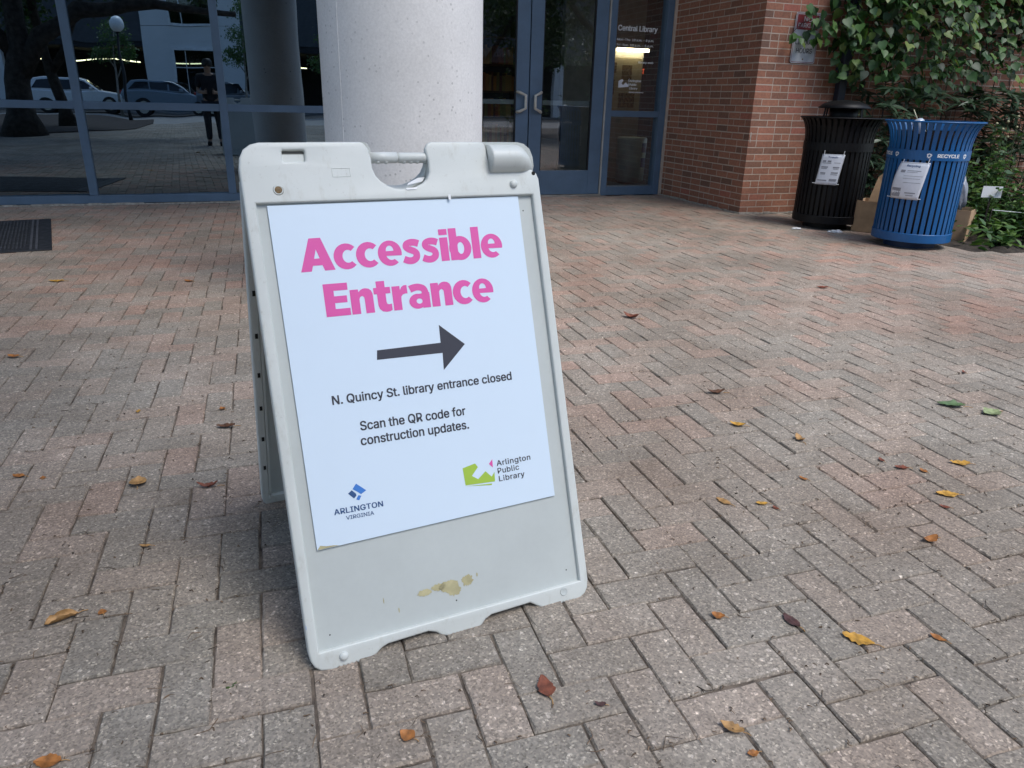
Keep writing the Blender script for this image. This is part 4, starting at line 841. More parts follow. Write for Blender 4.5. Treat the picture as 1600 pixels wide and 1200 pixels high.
flat('library_emblem', [[(.052, .3525), (.0824, .3580), (.0882, .3488), (.0713, .3317), (.0853, .3219), (.1047, .3363), (.1182, .3215), (.1262, .3309), (.1248, .3093), (.0537, .3135)], [(.0534, .3118), (.1173, .306), (.1157, .3026)]], mat_green_ink, po, XFR, PW)
flat('emblem_triangle', [[(.1153, .3511), (.1248, .3603), (.1237, .3412)]], mat_pink, po, XFR, PW)
flat('county_emblem', [[(-.1851, .3634), (-.1940, .3530), (-.1865, .3475), (-.1777, .3395), (-.1659, .3455)], [(-.1835, .3385), (-.1775, .3360), (-.1830, .3275), (-.1890, .3305)]], mat_midblue, po, XFR, PW)
flat('county_emblem', [[(-.1957, .3513), (-.2042, .3456), (-.1932, .3333), (-.1875, .3385), (-.1880, .3425)]], mat_navy, po, XFR, PW)
flat('yellowed_corner', [[(-.2808, .2430), (-.235, .2436), (-.248, .2462), (-.262, .2475), (-.2745, .251)]], mat_residue, po, XFR, PW)
def blot(cu, cv, ru, rv, n=46):
    m = MB()
    a = [(cu+ru*math.cos(2*PI*k/n)*rng.uniform(.72, 1.08), cv+rv*math.sin(2*PI*k/n)*rng.uniform(.7, 1.1), -.0108+.00015*(ru*1000 % 7)) for k in range(n)]; m.add(a, [tuple(range(n))]); m.build('tape_residue', mat_residue, sgn, xf=XFR, fixn=False)
for q in ((-.069, .100, .018, .008), (-.036, .104, .018, .0085), (-.012, .101, .025, .014), (-.002, .088, .017, .013), (.031, .103, .015, .014), (.055, .110, .002, .005), (-.13, .077, .0015, .006), (-.16, .105, .0012, .007)): blot(*q)
m = MB(); m.box(.098, .104, .944, .955, .0002, .0006); m.build('clear_tape', mat_white, sgn, xf=XFR)
m = MB(); n_ = 9; m.add([(-.3235+.0018*math.cos(k), .094+.006*math.sin(k), -.0005) for k in np.linspace(0, 2*PI, n_, endpoint=False)], [tuple(range(n_))]); m.build('blue_paint_mark', mat_midblue, sgn, xf=XFR, fixn=False)

# ------------------------------------------------------------------ litter bins
BPROF = [(.303, .075), (.303, .55), (.303, .78), (.3055, .84), (.312, .89), (.324, .935), (.342, .972), (.358, .992), (.368, 1.002)]
def bin_(loc, mat, label, ang, name):
    b = thing(name, label, 'litter bin', loc, ang)
    m = MB(); NS = 40; hw = .0158
    for k in range(NS):
        a = 2*PI*(k+.5)/NS; c_, s_ = math.cos(a), math.sin(a); vs = []; fs = []
        for r, z in BPROF:
            w = hw*min(1.12, r/.303)
            for dr, dt in ((0, -w), (0, w), (-.006, w), (-.006, -w)): vs.append(((r+dr)*c_-dt*s_, (r+dr)*s_+dt*c_, z))
        for i in range(len(BPROF)-1):
            for q in range(4): q2 = (q+1) % 4; fs.append((i*4+q, i*4+q2, (i+1)*4+q2, (i+1)*4+q))
        m.add(vs, fs)
    m.build('slatted_basket', mat, b)
    m = MB(); m.lathe([(.345, .998), (.366, .996), (.372, 1.0), (.372, 1.006), (.366, 1.010), (.345, 1.008)], n=64, cap=(False, False)); m.add(*[[], []]); m.build('rim', mat, b, smooth=True)
    m = MB(); m.lathe([(.300, .715), (.3095, .715), (.3095, .790), (.300, .790)], n=64, cap=(False, False)); bd = m.build('band', mat, b)
    m = MB(); m.lathe([(.296, .062), (.3075, .060), (.3085, .064), (.3085, .128), (.306, .132), (.296, .132)], n=64, cap=(False, False)); m.build('base_ring', mat, b)
    m = MB(); m.lathe([(.20, -.002), (.20, .05), (.296, .068), (.296, .075)], n=48); m.build('pedestal', mat_bin_black if mat is mat_bin_black else M('dark_blue_base', (.006, .03, .10), .5), b, smooth=False)
    m = MB(); m.lathe([(.26, .08), (.268, .3), (.272, .93)], n=40, cap=(True, False)); m.build('liner', mat_liner, b, smooth=True)
    return b, bd
def arc_text(body, r, a0, a1, z, cap, mat, parent, wt=.02):
    """lettering bent round a cylinder of radius r; angles in radians, reading left to right seen from outside"""
    me = text_mesh(body, 0, 1, z, cap, wt)
    for v in me.vertices:
        a = a0+(a1-a0)*v.co.x; q = r+(v.index//me.get('per', 10**9))*.00002; v.co = (q*math.cos(a), q*math.sin(a), v.co.y)
    return finish('lettering', me, mat, parent)
def recycle_mark(ang, z, s, r, parent):
    m = MB()
    for k in range(3):
        a = R(90+120*k); ca, sa = math.cos(a), math.sin(a)
        for poly in ([(-.55, .62), (.2, .62), (.2, .32), (-.38, .32)], [(.2, .86), (.72, .45), (.2, .08)]):
            pts = [(x*ca-y*sa, x*sa+y*ca) for x, y in poly]
            m.add([(r*math.cos(ang+x*s/r), r*math.sin(ang+x*s/r), z+y*s) for x, y in pts], [tuple(range(len(pts)))])
    m.build('recycling_mark', mat_white, parent, fixn=False)
BK = (3.025, 7.322, 0); BL = (3.399, 6.399, 0)
bk, _ = bin_(BK, mat_bin_black, 'black slatted steel litter bin with domed lid beside the brick wall', 0, 'litter_bin')
# bonnet on posts
m = MB(); m.lathe([(.13, 1.085), (.228, 1.083), (.231, 1.091), (.185, 1.126), (.10, 1.15), (.02, 1.157)], n=48); m.build('lid', mat_bin_black, bk, smooth=True)
m = MB()
for k in range(4):
    a = R(200+90*k); MB().tube([(.31*math.cos(a), .31*math.sin(a), .99), (.225*math.cos(a), .225*math.sin(a), 1.0), (.212*math.cos(a), .212*math.sin(a), 1.1)], .008, 8).build('lid_post', mat_bin_black, bk)
MB().lathe([(.125, .95), (.125, 1.09)], n=40).build('inner_drum', mat_bin_black, bk, smooth=True)
m = MB(); m.lathe([(.345, 1.002), (.16, .985), (.16, .9)], n=48, cap=(False, False)); m.build('top_plate', mat_bin_black, bk)
bl, band = bin_(BL, mat_bin_blue, 'blue slatted steel recycling bin with white band lettering', 0, 'litter_bin')
view = math.atan2(-BL[1], -BL[0])                 # direction from the bin to the camera
for a in (view-.62, view+.52, view+1.6, view+2.7, view-1.7):
    pass
arc_text('RECYCLE', .3103, view+.23, view+.80, .739, .027, mat_white, band, .03)
recycle_mark(view+.04, .752, .024, .3103, band); recycle_mark(view+1.0, .752, .024, .3103, band); recycle_mark(view-.80, .752, .024, .3103, band)
arc_text('RECYCLE', .3103, view-1.56, view-.98, .739, .027, mat_white, band, .03)

def notice(binloc, ang0, ang1, z0, z1, r, label, lines, tilt=0, title=None, curl=0):
    """laminated sheet bent round the bin, tied on with white cable ties"""
    n = thing('paper_notice', label, 'notice', (binloc[0], binloc[1], 0))
    K = 12; J = 10; vs = []; fs = []
    pos = lambda s, t, d=0: ((r+d+curl*(t*(1-t))*4*(1.4-s))*math.cos(ang0+(ang1-ang0)*s+tilt*(t-.5)), (r+d+curl*(t*(1-t))*4*(1.4-s))*math.sin(ang0+(ang1-ang0)*s+tilt*(t-.5)), z0+(z1-z0)*t)
    for j in range(J+1):
        for i in range(K+1): vs.append(pos(i/K, j/J))
    for j in range(J):
        for i in range(K): q = j*(K+1)+i; fs.append((q, q+1, q+K+2, q+K+1))
    sh = MB().add(vs, fs).build('sheet', mat_paper, n, smooth=True, fixn=False)
    so = sh.modifiers.new('thick', 'SOLIDIFY'); so.thickness = .0012; so.offset = -1
    def strip(m, s0, s1, t0, t1, d=.0012):
        k = 6; m.add([pos(s0+(s1-s0)*i/k, t0, d) for i in range(k+1)]+[pos(s0+(s1-s0)*i/k, t1, d) for i in range(k+1)], [(i, i+1, i+k+2, i+k+1) for i in range(k)])
    m = MB()
    for l in lines: strip(m, *l)
    m.build('printed_lines', M('grey_print', (.30, .31, .35), .6), n, fixn=False)
    m = MB(); e = .012
    for q in ((.02, .98, .975, .985), (.02, .98, .015, .025), (.02, .028, .02, .98), (.972, .98, .02, .98)): strip(m, *q, .0011)
    m.build('printed_border', M('pale_print', (.35, .36, .38), .5), n, fixn=False)
    if title:
        me = text_mesh(title, 0, 1, 0, 1, .02)
        for v in me.vertices:
            p = pos(.28+.44*v.co.x, .88+.055*v.co.y, .0014+(v.index//me.get('per', 10**9))*.00002); v.co = p
        finish('lettering', me, mat_navy, n)
    m = MB()
    for s, t, ds, dt in ((.08, .98, -.01, .14), (.92, .98, .01, .14), (.03, .03, -.16, .0), (.97, .03, .12, -.0)):
        m.tube([pos(s, t, .002), pos(s+ds, t+dt, .004)], .003, 6)
    m.build('cable_tie', mat_white, n)
    return n
vb = math.atan2(-BK[1], -BK[0])
pr = [(.1, .25, .74, .80), (.32, .48, .74, .80), (.1, .5, .70, .72), (.62, .9, .72, .735), (.1, .4, .56, .60), (.12, .38, .52, .54), (.62, .9, .56, .60), (.64, .88, .52, .54), (.12, .36, .36, .40), (.12, .36, .33, .345), (.6, .9, .38, .42), (.6, .9, .33, .35), (.08, .5, .12, .16), (.6, .92, .12, .2)]
notice(BK, vb-.43, vb+.20, .42, .69, .3105, 'white laminated notice tied to the black bin', pr, .10, 'Trash')
notice(BL, view-.66, view+.05, .405, .695, .3115, 'glossy curled notice tied to the blue bin', [(.36, .8, .77, .785), (.36, .7, .73, .74), (.15, .3, .72, .79), (.3, .9, .63, .64), (.3, .85, .56, .57), (.35, .9, .45, .46), (.5, .85, .16, .19), (.55, .8, .1, .12), (.04, .35, .06, .3)], .12, 'Recycling', .02)
# drink cup lying in the top of the blue bin
cupl = thing('drink_cup', 'clear drink cup with dome lid and straw tipped inside the blue bin rim', 'cup', (BL[0]-.2, BL[1]-.14, .985), 0)
m = MB(); m.lathe([(.028, -.12), (.041, 0), (.043, .004)], n=24, cap=(True, False)); mc = m.build('cup_body', M('clear_plastic', (.6, .63, .68), .2), cupl, smooth=True)
m = MB(); m.lathe([(.045, .004), (.045, .012), (.036, .03), (.02, .038), (.004, .04)], n=24); m.build('lid', M('translucent_lid', (.5, .55, .65), .2), cupl, smooth=True)
m = MB(); m.tube([(0, 0, .03), (.0, .01, .12)], .004, 8); m.build('straw', M('cream_straw', (.6, .58, .4), .4), cupl, smooth=True)
cupl.rotation_euler = (R(-18), R(-20), 0)
# scraps of white litter by the black bin
for (u, n, s, lb_) in ((4.86, 5.82, .05, 'small white tissue scrap by the left edge of the black bin base'), (5.11, 5.58, .08, 'larger crumpled white tissue at the foot of the black bin')):
    bm = bmesh.new(); bmesh.ops.create_icosphere(bm, subdivisions=3, radius=1)
    for v in bm.verts:
        k = rng.uniform(.6, 1.2); v.co = Vector((v.co.x*k*s, v.co.y*k*s*.6, max(0, v.co.z)*k*s*.3))
    me = bpy.data.meshes.new('tissue_scrap'); bm.to_mesh(me); bm.free(); o = finish('tissue_scrap', me, mat_white); o.location = W(u, n, .002); o.rotation_euler = (0, 0, .3); tag(o, lb_, 'tissue scrap')

# cardboard box behind the blue bin
cbA = np.array([5.33, 5.63]); cbB = np.array([5.83, 4.83]); d_ = (cbB-cbA)/np.linalg.norm(cbB-cbA); nrm = np.array([-d_[1], d_[0]]); Lc = float(np.linalg.norm(cbB-cbA))
cw = W(*cbA); yaw_cb = TH+math.atan2(d_[1], d_[0])
cb = thing('cardboard_box', 'low open cardboard box lying behind the blue bin', 'box', cw, yaw_cb)
MB().box(0, Lc, 0, .006, .004, .285).build('front_panel', mat_card, cb)
MB().box(0, Lc, .30, .306, .004, .285).build('back_panel', mat_card, cb)
MB().box(-.003, .003, .007, .299, .004, .283).build('end_panel', mat_card, cb); MB().box(Lc-.003, Lc+.003, .007, .299, .004, .283).build('end_panel', mat_card, cb)
MB().box(.004, Lc-.004, .007, .299, .002, .008).build('bottom_panel', mat_card, cb)
m = MB(); m.add([(.10, .02, .285), (.34, .02, .285), (.36, .09, .55), (.22, .11, .60), (.13, .10, .50)], [(0, 1, 2, 3, 4)]); fl = m.build('torn_flap', mat_card, cb, fixn=False)
so = fl.modifiers.new('thick', 'SOLIDIFY'); so.thickness = .005
bagm = MB(); o = thing('plastic_bag', 'grey plastic bag slumped behind the right side of the blue bin', 'bag', W(5.97, 5.1, .25), 0)
bm = bmesh.new(); bmesh.ops.create_icosphere(bm, subdivisions=3, radius=1)
for v in bm.verts: k = 1+.25*math.sin(7*v.co.x+5*v.co.z)*math.sin(6*v.co.y); v.co = Vector((v.co.x*.06*k, v.co.y*.08*k, v.co.z*.15*k+.13))
me = bpy.data.meshes.new('bag_skin'); bm.to_mesh(me); bm.free(); finish('bag_skin', me, M('grey_film', (.30, .32, .37), .3), o, True)

# ------------------------------------------------------------------ door mat at the far left
mt = thing('door_mat', 'dark ribbed rubber mat lying by the left windows', 'mat', (-4.127, 6.571, 0), R(31))
# local: x along the top edge towards the left (-), y towards the viewer (-)
m = MB(); m.box(-2.1, 0, -1.535, 0, .001, .009); m.build('backing', mat_rubber_mat, mt, bevel=.003)
m = MB()
k = -1.50
x = -2.0
while x < -.17: m.box(x, x+.012, -1.46, -.07, .0092, .0135); x += .024
m.build('ribs', M('worn_rib', (.05, .053, .062), .6, .3, 12), mt)
m = MB(); m.box(-.14, -.125, -1.5, -.03, .0092, .0125).box(-.105, -.09, -1.5, -.03, .0092, .0125); m.build('edge_lines', M('pale_rib', (.075, .078, .09), .6), mt)

# ------------------------------------------------------------------ vegetation helpers
def frames(nrm, tip):
    Z = nrm/np.linalg.norm(nrm, axis=1, keepdims=True); Y = tip-(tip*Z).sum(1, keepdims=True)*Z
    Y /= np.maximum(np.linalg.norm(Y, axis=1, keepdims=True), 1e-6); X = np.cross(Y, Z); return X, Y, Z
HEART = np.array([(0, 0, 0), (0, .38, -.02), (0, .72, -.07), (0, 1.06, -.2), (.24, -.07, .07), (.45, .05, .10), (.53, .27, .09), (.42, .56, .04), (.21, .82, -.04), (-.24, -.07, .07), (-.45, .05, .10), (-.53, .27, .09), (-.42, .56, .04), (-.21, .82, -.04)])
HEART_T = np.array([(0, 4, 5), (0, 10, 9), (3, 2, 8), (3, 13, 2)]); HEART_Q = np.array([(0, 5, 6, 1), (1, 6, 7, 2), (0, 1, 11, 10), (1, 2, 12, 11)]); HEART_T2 = np.array([(2, 7, 8), (2, 13, 12)])
LANCE = np.array([(0, 0, 0), (.11, .3, .02), (.09, .65, -.02), (0, 1, -.14), (-.09, .65, -.02), (-.11, .3, .02), (0, .45, -.03)])
LANCE_Q = np.array([(0, 1, 2, 6), (6, 2, 3, 4), (0, 6, 4, 5)])
def leaves(name, tpl, quads, tris, P, nrm, tip, size, mat, parent=None):
    X, Y, Z = frames(nrm, tip); n = len(P); k = len(tpl); s = size[:, None, None]
    asp = np.random.default_rng(3).uniform(.8, 1.15, n)[:, None, None]
    V = P[:, None, :] + s*(tpl[None, :, 0:1]*asp*X[:, None, :] + tpl[None, :, 1:2]*Y[:, None, :] + tpl[None, :, 2:3]*Z[:, None, :])
    off = (np.arange(n)*k)[:, None, None]; Fs = []
    if quads is not None: Fs.append((quads[None]+off).reshape(-1, 4))
    if tris is not None: Fs.append((tris[None]+off).reshape(-1, 3))
    return npmesh(name, V.reshape(-1, 3), Fs, mat, parent, True)
def hearts(name, P, nrm, tip, size, mat, parent=None):
    return leaves(name, HEART, HEART_Q, np.vstack([HEART_T, HEART_T2]), P, nrm, tip, size, mat, parent)
def unit(v): return v/np.linalg.norm(v, axis=-1, keepdims=True)

# ------------------------------------------------------------------ climber on the brick wall
cl = thing('climbing_vine', 'heart leaved climber cascading over the brick wall behind the bins', 'climber', W(6.9, CY), 0)
INV = Matrix.Translation(-W(6.9, CY))
def low_edge(u): return np.interp(u, [5.2, 5.7, 5.78, 6.0, 6.5, 7.0, 7.4, 7.65, 7.85, 8.3, 10], [2.2, 1.75, 1.45, 1.26, 1.16, 1.12, 1.08, 1.22, 1.52, 1.6, 1.5])
def bulge(u, z):
    b = .28+.22*np.sin(u*3.1+.7)+.14*np.sin(u*7.3+z*2)+.16*np.sin(z*5.2+u*1.7)
    return np.clip(b, .05, .8)*np.clip((u-5.55)/.7, .12, 1)*np.clip((z-low_edge(u)+.25)/.35, .2, 1)
def spray(n, r0):
    """short cascading shoots: leaves shingled along an arching, then hanging stem"""
    P = []; Nn = []; Tt = []; Sz = []; stems = []
    for _ in range(n):
        u = r0.uniform(5.7, 10.5) if r0.random() < .35 else r0.uniform(5.75, 8.4); z = r0.uniform(1.15, 3.1)
        if z < low_edge(u)+.1: continue
        nn = CY-.12-bulge(u, z)*r0.uniform(.25, .8)
        L = r0.uniform(.25, .6); du = r0.normal(0, .25); k = int(L/.055); st = []
        for q in range(k):
            t = q/k; uu = u+du*t; zz = z+.10*math.sin(t*PI*.9)-L*.75*t*t; n2 = nn-.30*math.sin(min(1, t*1.3)*PI/2)*min(1, (u-5.5))
            zz = max(zz, float(low_edge(uu))-.06)
            st.append(W(uu, n2, zz))
            if r0.random() < .15: continue
            w_ = W(uu+r0.normal(0, .05), n2+r0.normal(0, .04), zz+r0.normal(0, .03)); P.append(w_)
            out = -EN*(.38+.4*t)+np.array([0, 0, 1.0-.3*t])+EU*r0.normal(0, .4)+np.array(r0.normal(0, .22, 3)); Nn.append(out)
            Tt.append(np.array([0, 0, -.9])-EN*.6+EU*r0.normal(0, .55)); Sz.append(r0.uniform(.035, .06) if r0.random() < .35 else r0.uniform(.06, .105))
        stems.append(st)
    return np.array(P), np.array(Nn), np.array(Tt), np.array(Sz), stems
r0 = np.random.default_rng(21)
P, Nn, Tt, Sz, stems = spray(290, r0)
o = hearts('foliage', P, Nn, Tt, Sz, mat_ivy, cl); o.matrix_parent_inverse = INV
# inner, close to the wall
n = 2000; u = r0.uniform(5.66, 10.5, n); z = r0.uniform(1.0, 4.2, n); keep = z > low_edge(u)-.05+r0.uniform(0, .25, n); u, z = u[keep], z[keep]; n = len(u)
nn = CY-.05-bulge(u, z)*r0.uniform(0, .5, n)
P = np.array([W(*q) for q in zip(u, nn, z)]); Nn = -EN+r0.normal(0, .5, (n, 3))+[0, 0, .35]; Tt = np.tile([0, 0, -1.0], (n, 1))+r0.normal(0, .4, (n, 3))
o = hearts('foliage', P, Nn, Tt, r0.uniform(.06, .11, n), mat_ivy, cl); o.matrix_parent_inverse = INV
# added overhang above the view, blocking sky light from the leaves below
n = 3600; u = r0.uniform(5.75, 10.5, n); z = r0.uniform(2.25, 4.3, n)
nn = CY-.15-r0.uniform(.15, 1, n)*np.clip((z-2.0)*.5, .15, .75)*np.clip((u-5.5)/.9, .15, 1)
P = np.array([W(*q) for q in zip(u, nn, z)]); Nn = -EN*.8+r0.normal(0, .45, (n, 3))+[0, 0, .7]; Tt = np.tile([0, 0, -1.0], (n, 1))+r0.normal(0, .5, (n, 3))
o = hearts('foliage', P, Nn, Tt, r0.uniform(.08, .13, n), mat_ivy, cl); o.matrix_parent_inverse = INV
# close cover round the downspout and up the left edge
n = 620; u = r0.uniform(5.68, 6.5, n); z = 1.38+r0.random(n)**1.2*2.6; nn = CY-.12-r0.uniform(0, .38, n)*np.clip((u-5.5)/.5, .3, 1)
P = np.array([W(*q) for q in zip(u, nn, z)]); Nn = -EN+r0.normal(0, .5, (n, 3))+[0, 0, .4]; Tt = np.tile([0, 0, -1.0], (n, 1))+r0.normal(0, .5, (n, 3))
o = hearts('foliage', P, Nn, Tt, r0.uniform(.06, .105, n), mat_ivy, cl); o.matrix_parent_inverse = INV
# runner reaching over the small wall sign
pts = [(5.28, 1.72), (5.31, 1.70), (5.24, 1.745), (5.36, 1.99), (5.42, 2.0), (5.33, 1.97), (5.40, 1.90), (5.46, 1.885), (5.38, 1.87), (5.50, 1.90), (5.40, 1.80), (5.46, 1.765), (5.49, 1.735), (5.35, 1.79), (5.44, 1.72), (5.55, 1.80), (5.60, 1.72), (5.64, 1.78), (5.58, 1.88), (5.66, 1.66), (5.7, 1.9), (5.68, 2.0), (5.62, 2.08), (5.52, 1.98), (5.20, 1.74), (5.30, 2.02)]
n = len(pts); P = np.array([W(a, CY-.07-r0.uniform(0, .06), b) for a, b in pts]); Nn = -EN*1.0+r0.normal(0, .35, (n, 3))+[0, 0, .5]; Tt = np.tile([0, 0, -1.0], (n, 1))+EU*r0.normal(0, .6, (n, 1))
o = hearts('runner_foliage', P, Nn, Tt, r0.uniform(.07, .105, n), mat_ivy, cl); o.matrix_parent_inverse = INV
m = MB()
for st in stems[::2]:
    if len(st) > 2: m.tube(st, .004, 5, r1=.002)
for k in range(14):
    uu = 5.9+.3*k; m.tube([W(uu, CY-.03, 0), W(uu+.05*math.sin(k), CY-.08, .8), W(uu+.1*math.cos(k*2), CY-.06, 1.7), W(uu, CY-.1, 3)], .009, 6, r1=.004)
m.tube([W(5.7, CY-.08, 1.85), W(5.5, CY-.07, 1.93), W(5.3, CY-.06, 1.86), W(5.2, CY-.05, 1.76)], .003, 5)
o = m.build('stem', mat_bark, cl); o.matrix_parent_inverse = INV

# lance-leaved shrub under it
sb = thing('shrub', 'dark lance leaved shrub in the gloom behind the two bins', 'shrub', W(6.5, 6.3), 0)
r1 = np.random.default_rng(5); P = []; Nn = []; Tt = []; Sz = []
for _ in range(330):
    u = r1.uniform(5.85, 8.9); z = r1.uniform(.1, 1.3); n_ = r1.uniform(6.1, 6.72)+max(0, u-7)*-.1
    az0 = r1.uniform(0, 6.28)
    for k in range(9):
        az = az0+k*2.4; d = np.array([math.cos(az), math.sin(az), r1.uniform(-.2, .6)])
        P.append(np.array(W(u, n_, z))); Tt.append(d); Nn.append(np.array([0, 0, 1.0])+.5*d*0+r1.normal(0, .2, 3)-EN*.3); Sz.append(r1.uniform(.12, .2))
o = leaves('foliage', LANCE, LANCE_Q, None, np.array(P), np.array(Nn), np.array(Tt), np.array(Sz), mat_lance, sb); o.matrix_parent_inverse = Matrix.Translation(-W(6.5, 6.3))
m = MB()
for k in range(22): u = 6+.12*k; m.tube([W(u, 6.4, 0), W(u+.05, 6.35, .5), W(u-.04, 6.3, 1.1)], .007, 5, r1=.003)
o = m.build('stem', mat_bark, sb); o.matrix_parent_inverse = Matrix.Translation(-W(6.5, 6.3))

# bed plants ---------------------------------------------------------------------------------
def bed_plant(name, u, n, h, sp, cnt, label, seed, size=(.06, .11), mat=mat_bed, group=None):
    r = np.random.default_rng(seed); t = thing(name, label, 'plant', W(u, n), 0, group); P = []; Nn = []; Tt = []; Sz = []; m = MB()
    for s in range(max(6, cnt//9)):
        az = r.uniform(0, 6.28); lean = r.uniform(.2, 1)*sp; hh = h*r.uniform(.55, 1)
        tip = np.array([math.cos(az)*lean, math.sin(az)*lean, hh]); ctrl = np.array([math.cos(az)*lean*.4, math.sin(az)*lean*.4, hh*.6])
        b0 = np.array([r.normal(0, sp*.15), r.normal(0, sp*.15), 0])
        q = lambda k: b0*(1-k)**2+ctrl*2*k*(1-k)+tip*k*k
        m.tube([tuple(q(k)) for k in (0, .35, .7, 1)], .004, 5, r1=.0018)
        for _ in range(12):
            k = r.uniform(.15, 1); a2 = r.uniform(0, 6.28); d = np.array([math.cos(a2), math.sin(a2), r.uniform(-.3, .6)])
            P.append(q(k)); Tt.append(d); Nn.append(np.array([0, 0, 1])+r.normal(0, .3, 3)); Sz.append(r.uniform(*size))
    leaves('foliage', LANCE*[2.0, 1, 1], LANCE_Q, None, np.array(P), np.array(Nn), np.array(Tt), np.array(Sz), mat, t)
    m.build('stem', mat_stem, t); return t
BP = [(6.95, 6.0, .85, .3, 150, 'tall leafy plant against the wall under the hanging leaves'), (7.45, 6.1, 1.0, .3, 150, 'tallest dark plant at the right edge against the brick'), (7.0, 4.75, .45, .26, 140, 'leafy clump around the yellow coneflower'), (6.15, 5.35, .5, .2, 110, 'leafy plant climbing beside the plastic bag'), (6.55, 4.95, .38, .24, 130, 'dense leafy clump below the white card'), (6.7, 5.0, .42, .22, 120, 'leafy green plant between the white card and the coneflowers'), (6.35, 4.95, .25, .2, 100, 'low leafy plant at the foot of the white card'), (6.95, 5.15, .6, .26, 130, 'full green plant right of the white card'), (6.3, 5.3, .45, .2, 100, 'fine leaved plant between plastic bag and white card'), (6.6, 5.6, .62, .26, 130, 'rounded leafy plant behind the white card'), (6.12, 4.72, .16, .16, 60, 'low bright green plant at the paving edge right of the cardboard'), (6.35, 4.55, .2, .2, 80, 'spreading low green plant on the bed edge below the white card'),
      (6.05, 5.05, .32, .2, 80, 'leafy green plant brushing the cardboard box'), (6.55, 4.75, .3, .22, 90, 'bushy green plant in front of the string fence'),
      (6.45, 5.2, .52, .25, 110, 'tall feathery green plant beside the white card'), (6.85, 4.5, .28, .22, 90, 'yellow green plant under the coneflowers at the right edge'),
      (6.8, 5.5, .78, .28, 150, 'tallest bushy green plant under the button shaped buds'), (7.2, 5.0, .5, .26, 110, 'leafy plant half out of frame at the right edge'),
      (7.3, 5.7, .7, .3, 130, 'dark leafy plant below the bare brick patch'), (6.25, 5.55, .6, .22, 110, 'leafy plant right behind the plastic bag'), (7.5, 5.3, .85, .3, 120, 'tall plant beyond the right edge of the bed'), (7.0, 4.1, .22, .22, 80, 'low plant at the far right corner of the bed'), (6.6, 4.38, .12, .16, 60, 'lowest creeping plant spilling onto the pavers'), (5.98, 4.62, .09, .1, 40, 'tiny sprout plant beside the right foot of the cardboard')]
for k, (u, n, h, sp_, c_, lb_) in enumerate(BP): bed_plant('garden_plant', u, n, h, sp_, c_, lb_, 40+k, group='plants in the bed')
# ground cover and leaf mould along the bed edge
r2 = np.random.default_rng(9); P = []; 
while len(P) < 1700:
    u, n = r2.uniform(5.65, 8.5), r2.uniform(3.6, 6.2); w_ = W(u, n, r2.uniform(.02, .22))
    if bed_inside(w_.x, w_.y): P.append(w_)
P = np.array(P); n = len(P)
tag(leaves('ground_cover', LANCE*[2.2, 1, 1], LANCE_Q, None, P, np.array([0, 0, 1.0])+r2.normal(0, .4, (n, 3)), r2.normal(0, 1, (n, 3))*[1, 1, .4], r2.uniform(.05, .11, n), mat_bed), 'low green ground cover along the bed edge', 'ground cover', kind='stuff')
def coneflower(u, n, h, label, petal, seed, s=.05):
    r = np.random.default_rng(seed); t = thing('coneflower', label, 'flower', W(u, n), r.uniform(0, 6)); m = MB(); m.tube([(0, 0, 0), (.01, .0, h*.5), (0, 0, h)], .004, 6); m.build('stem', mat_stem, t)
    m = MB()
    for k in range(12):
        a = 2*PI*k/12; c_, s_ = math.cos(a), math.sin(a); w_ = .011
        pr_ = [(.012, -.6*w_, .0), (.03, -w_, -.002), (s, -.7*w_, -.016), (s+.006, 0, -.02), (s, .7*w_, -.016), (.03, w_, -.002), (.012, .6*w_, 0)]
        m.add([(x*c_-y*s_, x*s_+y*c_, h+z) for x, y, z in pr_], [tuple(range(7))])
    m.build('petals', petal, t, fixn=False)
    MB().lathe([(.016, -.004), (.017, .006), (.012, .015), (.002, .019)], c=(0, 0, h), n=16).build('cone', M('brown_cone', (.16, .07, .03), .8, .3, 200), t, smooth=True)
    P = np.array([(0, 0, h*k) for k in (.2, .35, .5, .65)]); leaves('leaf', LANCE*[2, 1, 1], LANCE_Q, None, P, np.array([[0, 0, 1.0]]*4), np.array([[1, 0, .4], [-.5, .8, .4], [-.6, -.8, .3], [.4, .9, .4]]), np.full(4, .11), mat_bed, t)
pw_ = M('white_petal', (.72, .70, .62), .6); py_ = M('yellow_petal', (.72, .55, .14), .6)
coneflower(6.72, 4.42, .31, 'white coneflower low at the right edge of the bed', pw_, 1); coneflower(6.98, 4.55, .47, 'yellow and white coneflower above the white one', py_, 2)
coneflower(7.22, 4.6, .40, 'pale yellow coneflower just beyond the right edge', py_, 3)
mat_bud = M('cream_bud', (.45, .42, .25), .8)
for k, (u, n, h) in enumerate(((7.0, 5.75, .98), (7.06, 5.72, .93), (7.13, 5.74, 1.0), (7.2, 5.7, 1.05), (7.24, 5.72, .95), (7.28, 5.68, 1.08), (7.1, 5.68, .86))):
    t = thing('seed_bud', 'cream button bud on a thin stalk above the bed', 'flower bud', W(u, n), 0, 'buds above the bed'); m = MB(); m.tube([(0, 0, 0), (.02, 0, h*.6), (0, 0, h)], .0022, 5); m.build('stalk', mat_stem, t)
    MB().lathe([(.002, -.012), (.011, -.006), (.013, .002), (.008, .01), (.001, .012)], c=(0, 0, h), n=12).build('bud', mat_bud, t, smooth=True)
wc = thing('garden_label', 'blank white card on a stake among the bed plants', 'label', W(6.33, 5.08), TH+R(-25)); MB().box(-.085, .085, -.002, .002, .36, .46).build('card', mat_white, wc); MB().box(-.008, .008, .0025, .006, 0, .38).build('stake', mat_bark, wc)
sf = thing('string_fence', 'thin white string stretched between short stakes along the bed', 'fence', W(6.2, 4.75), 0); m = MB()
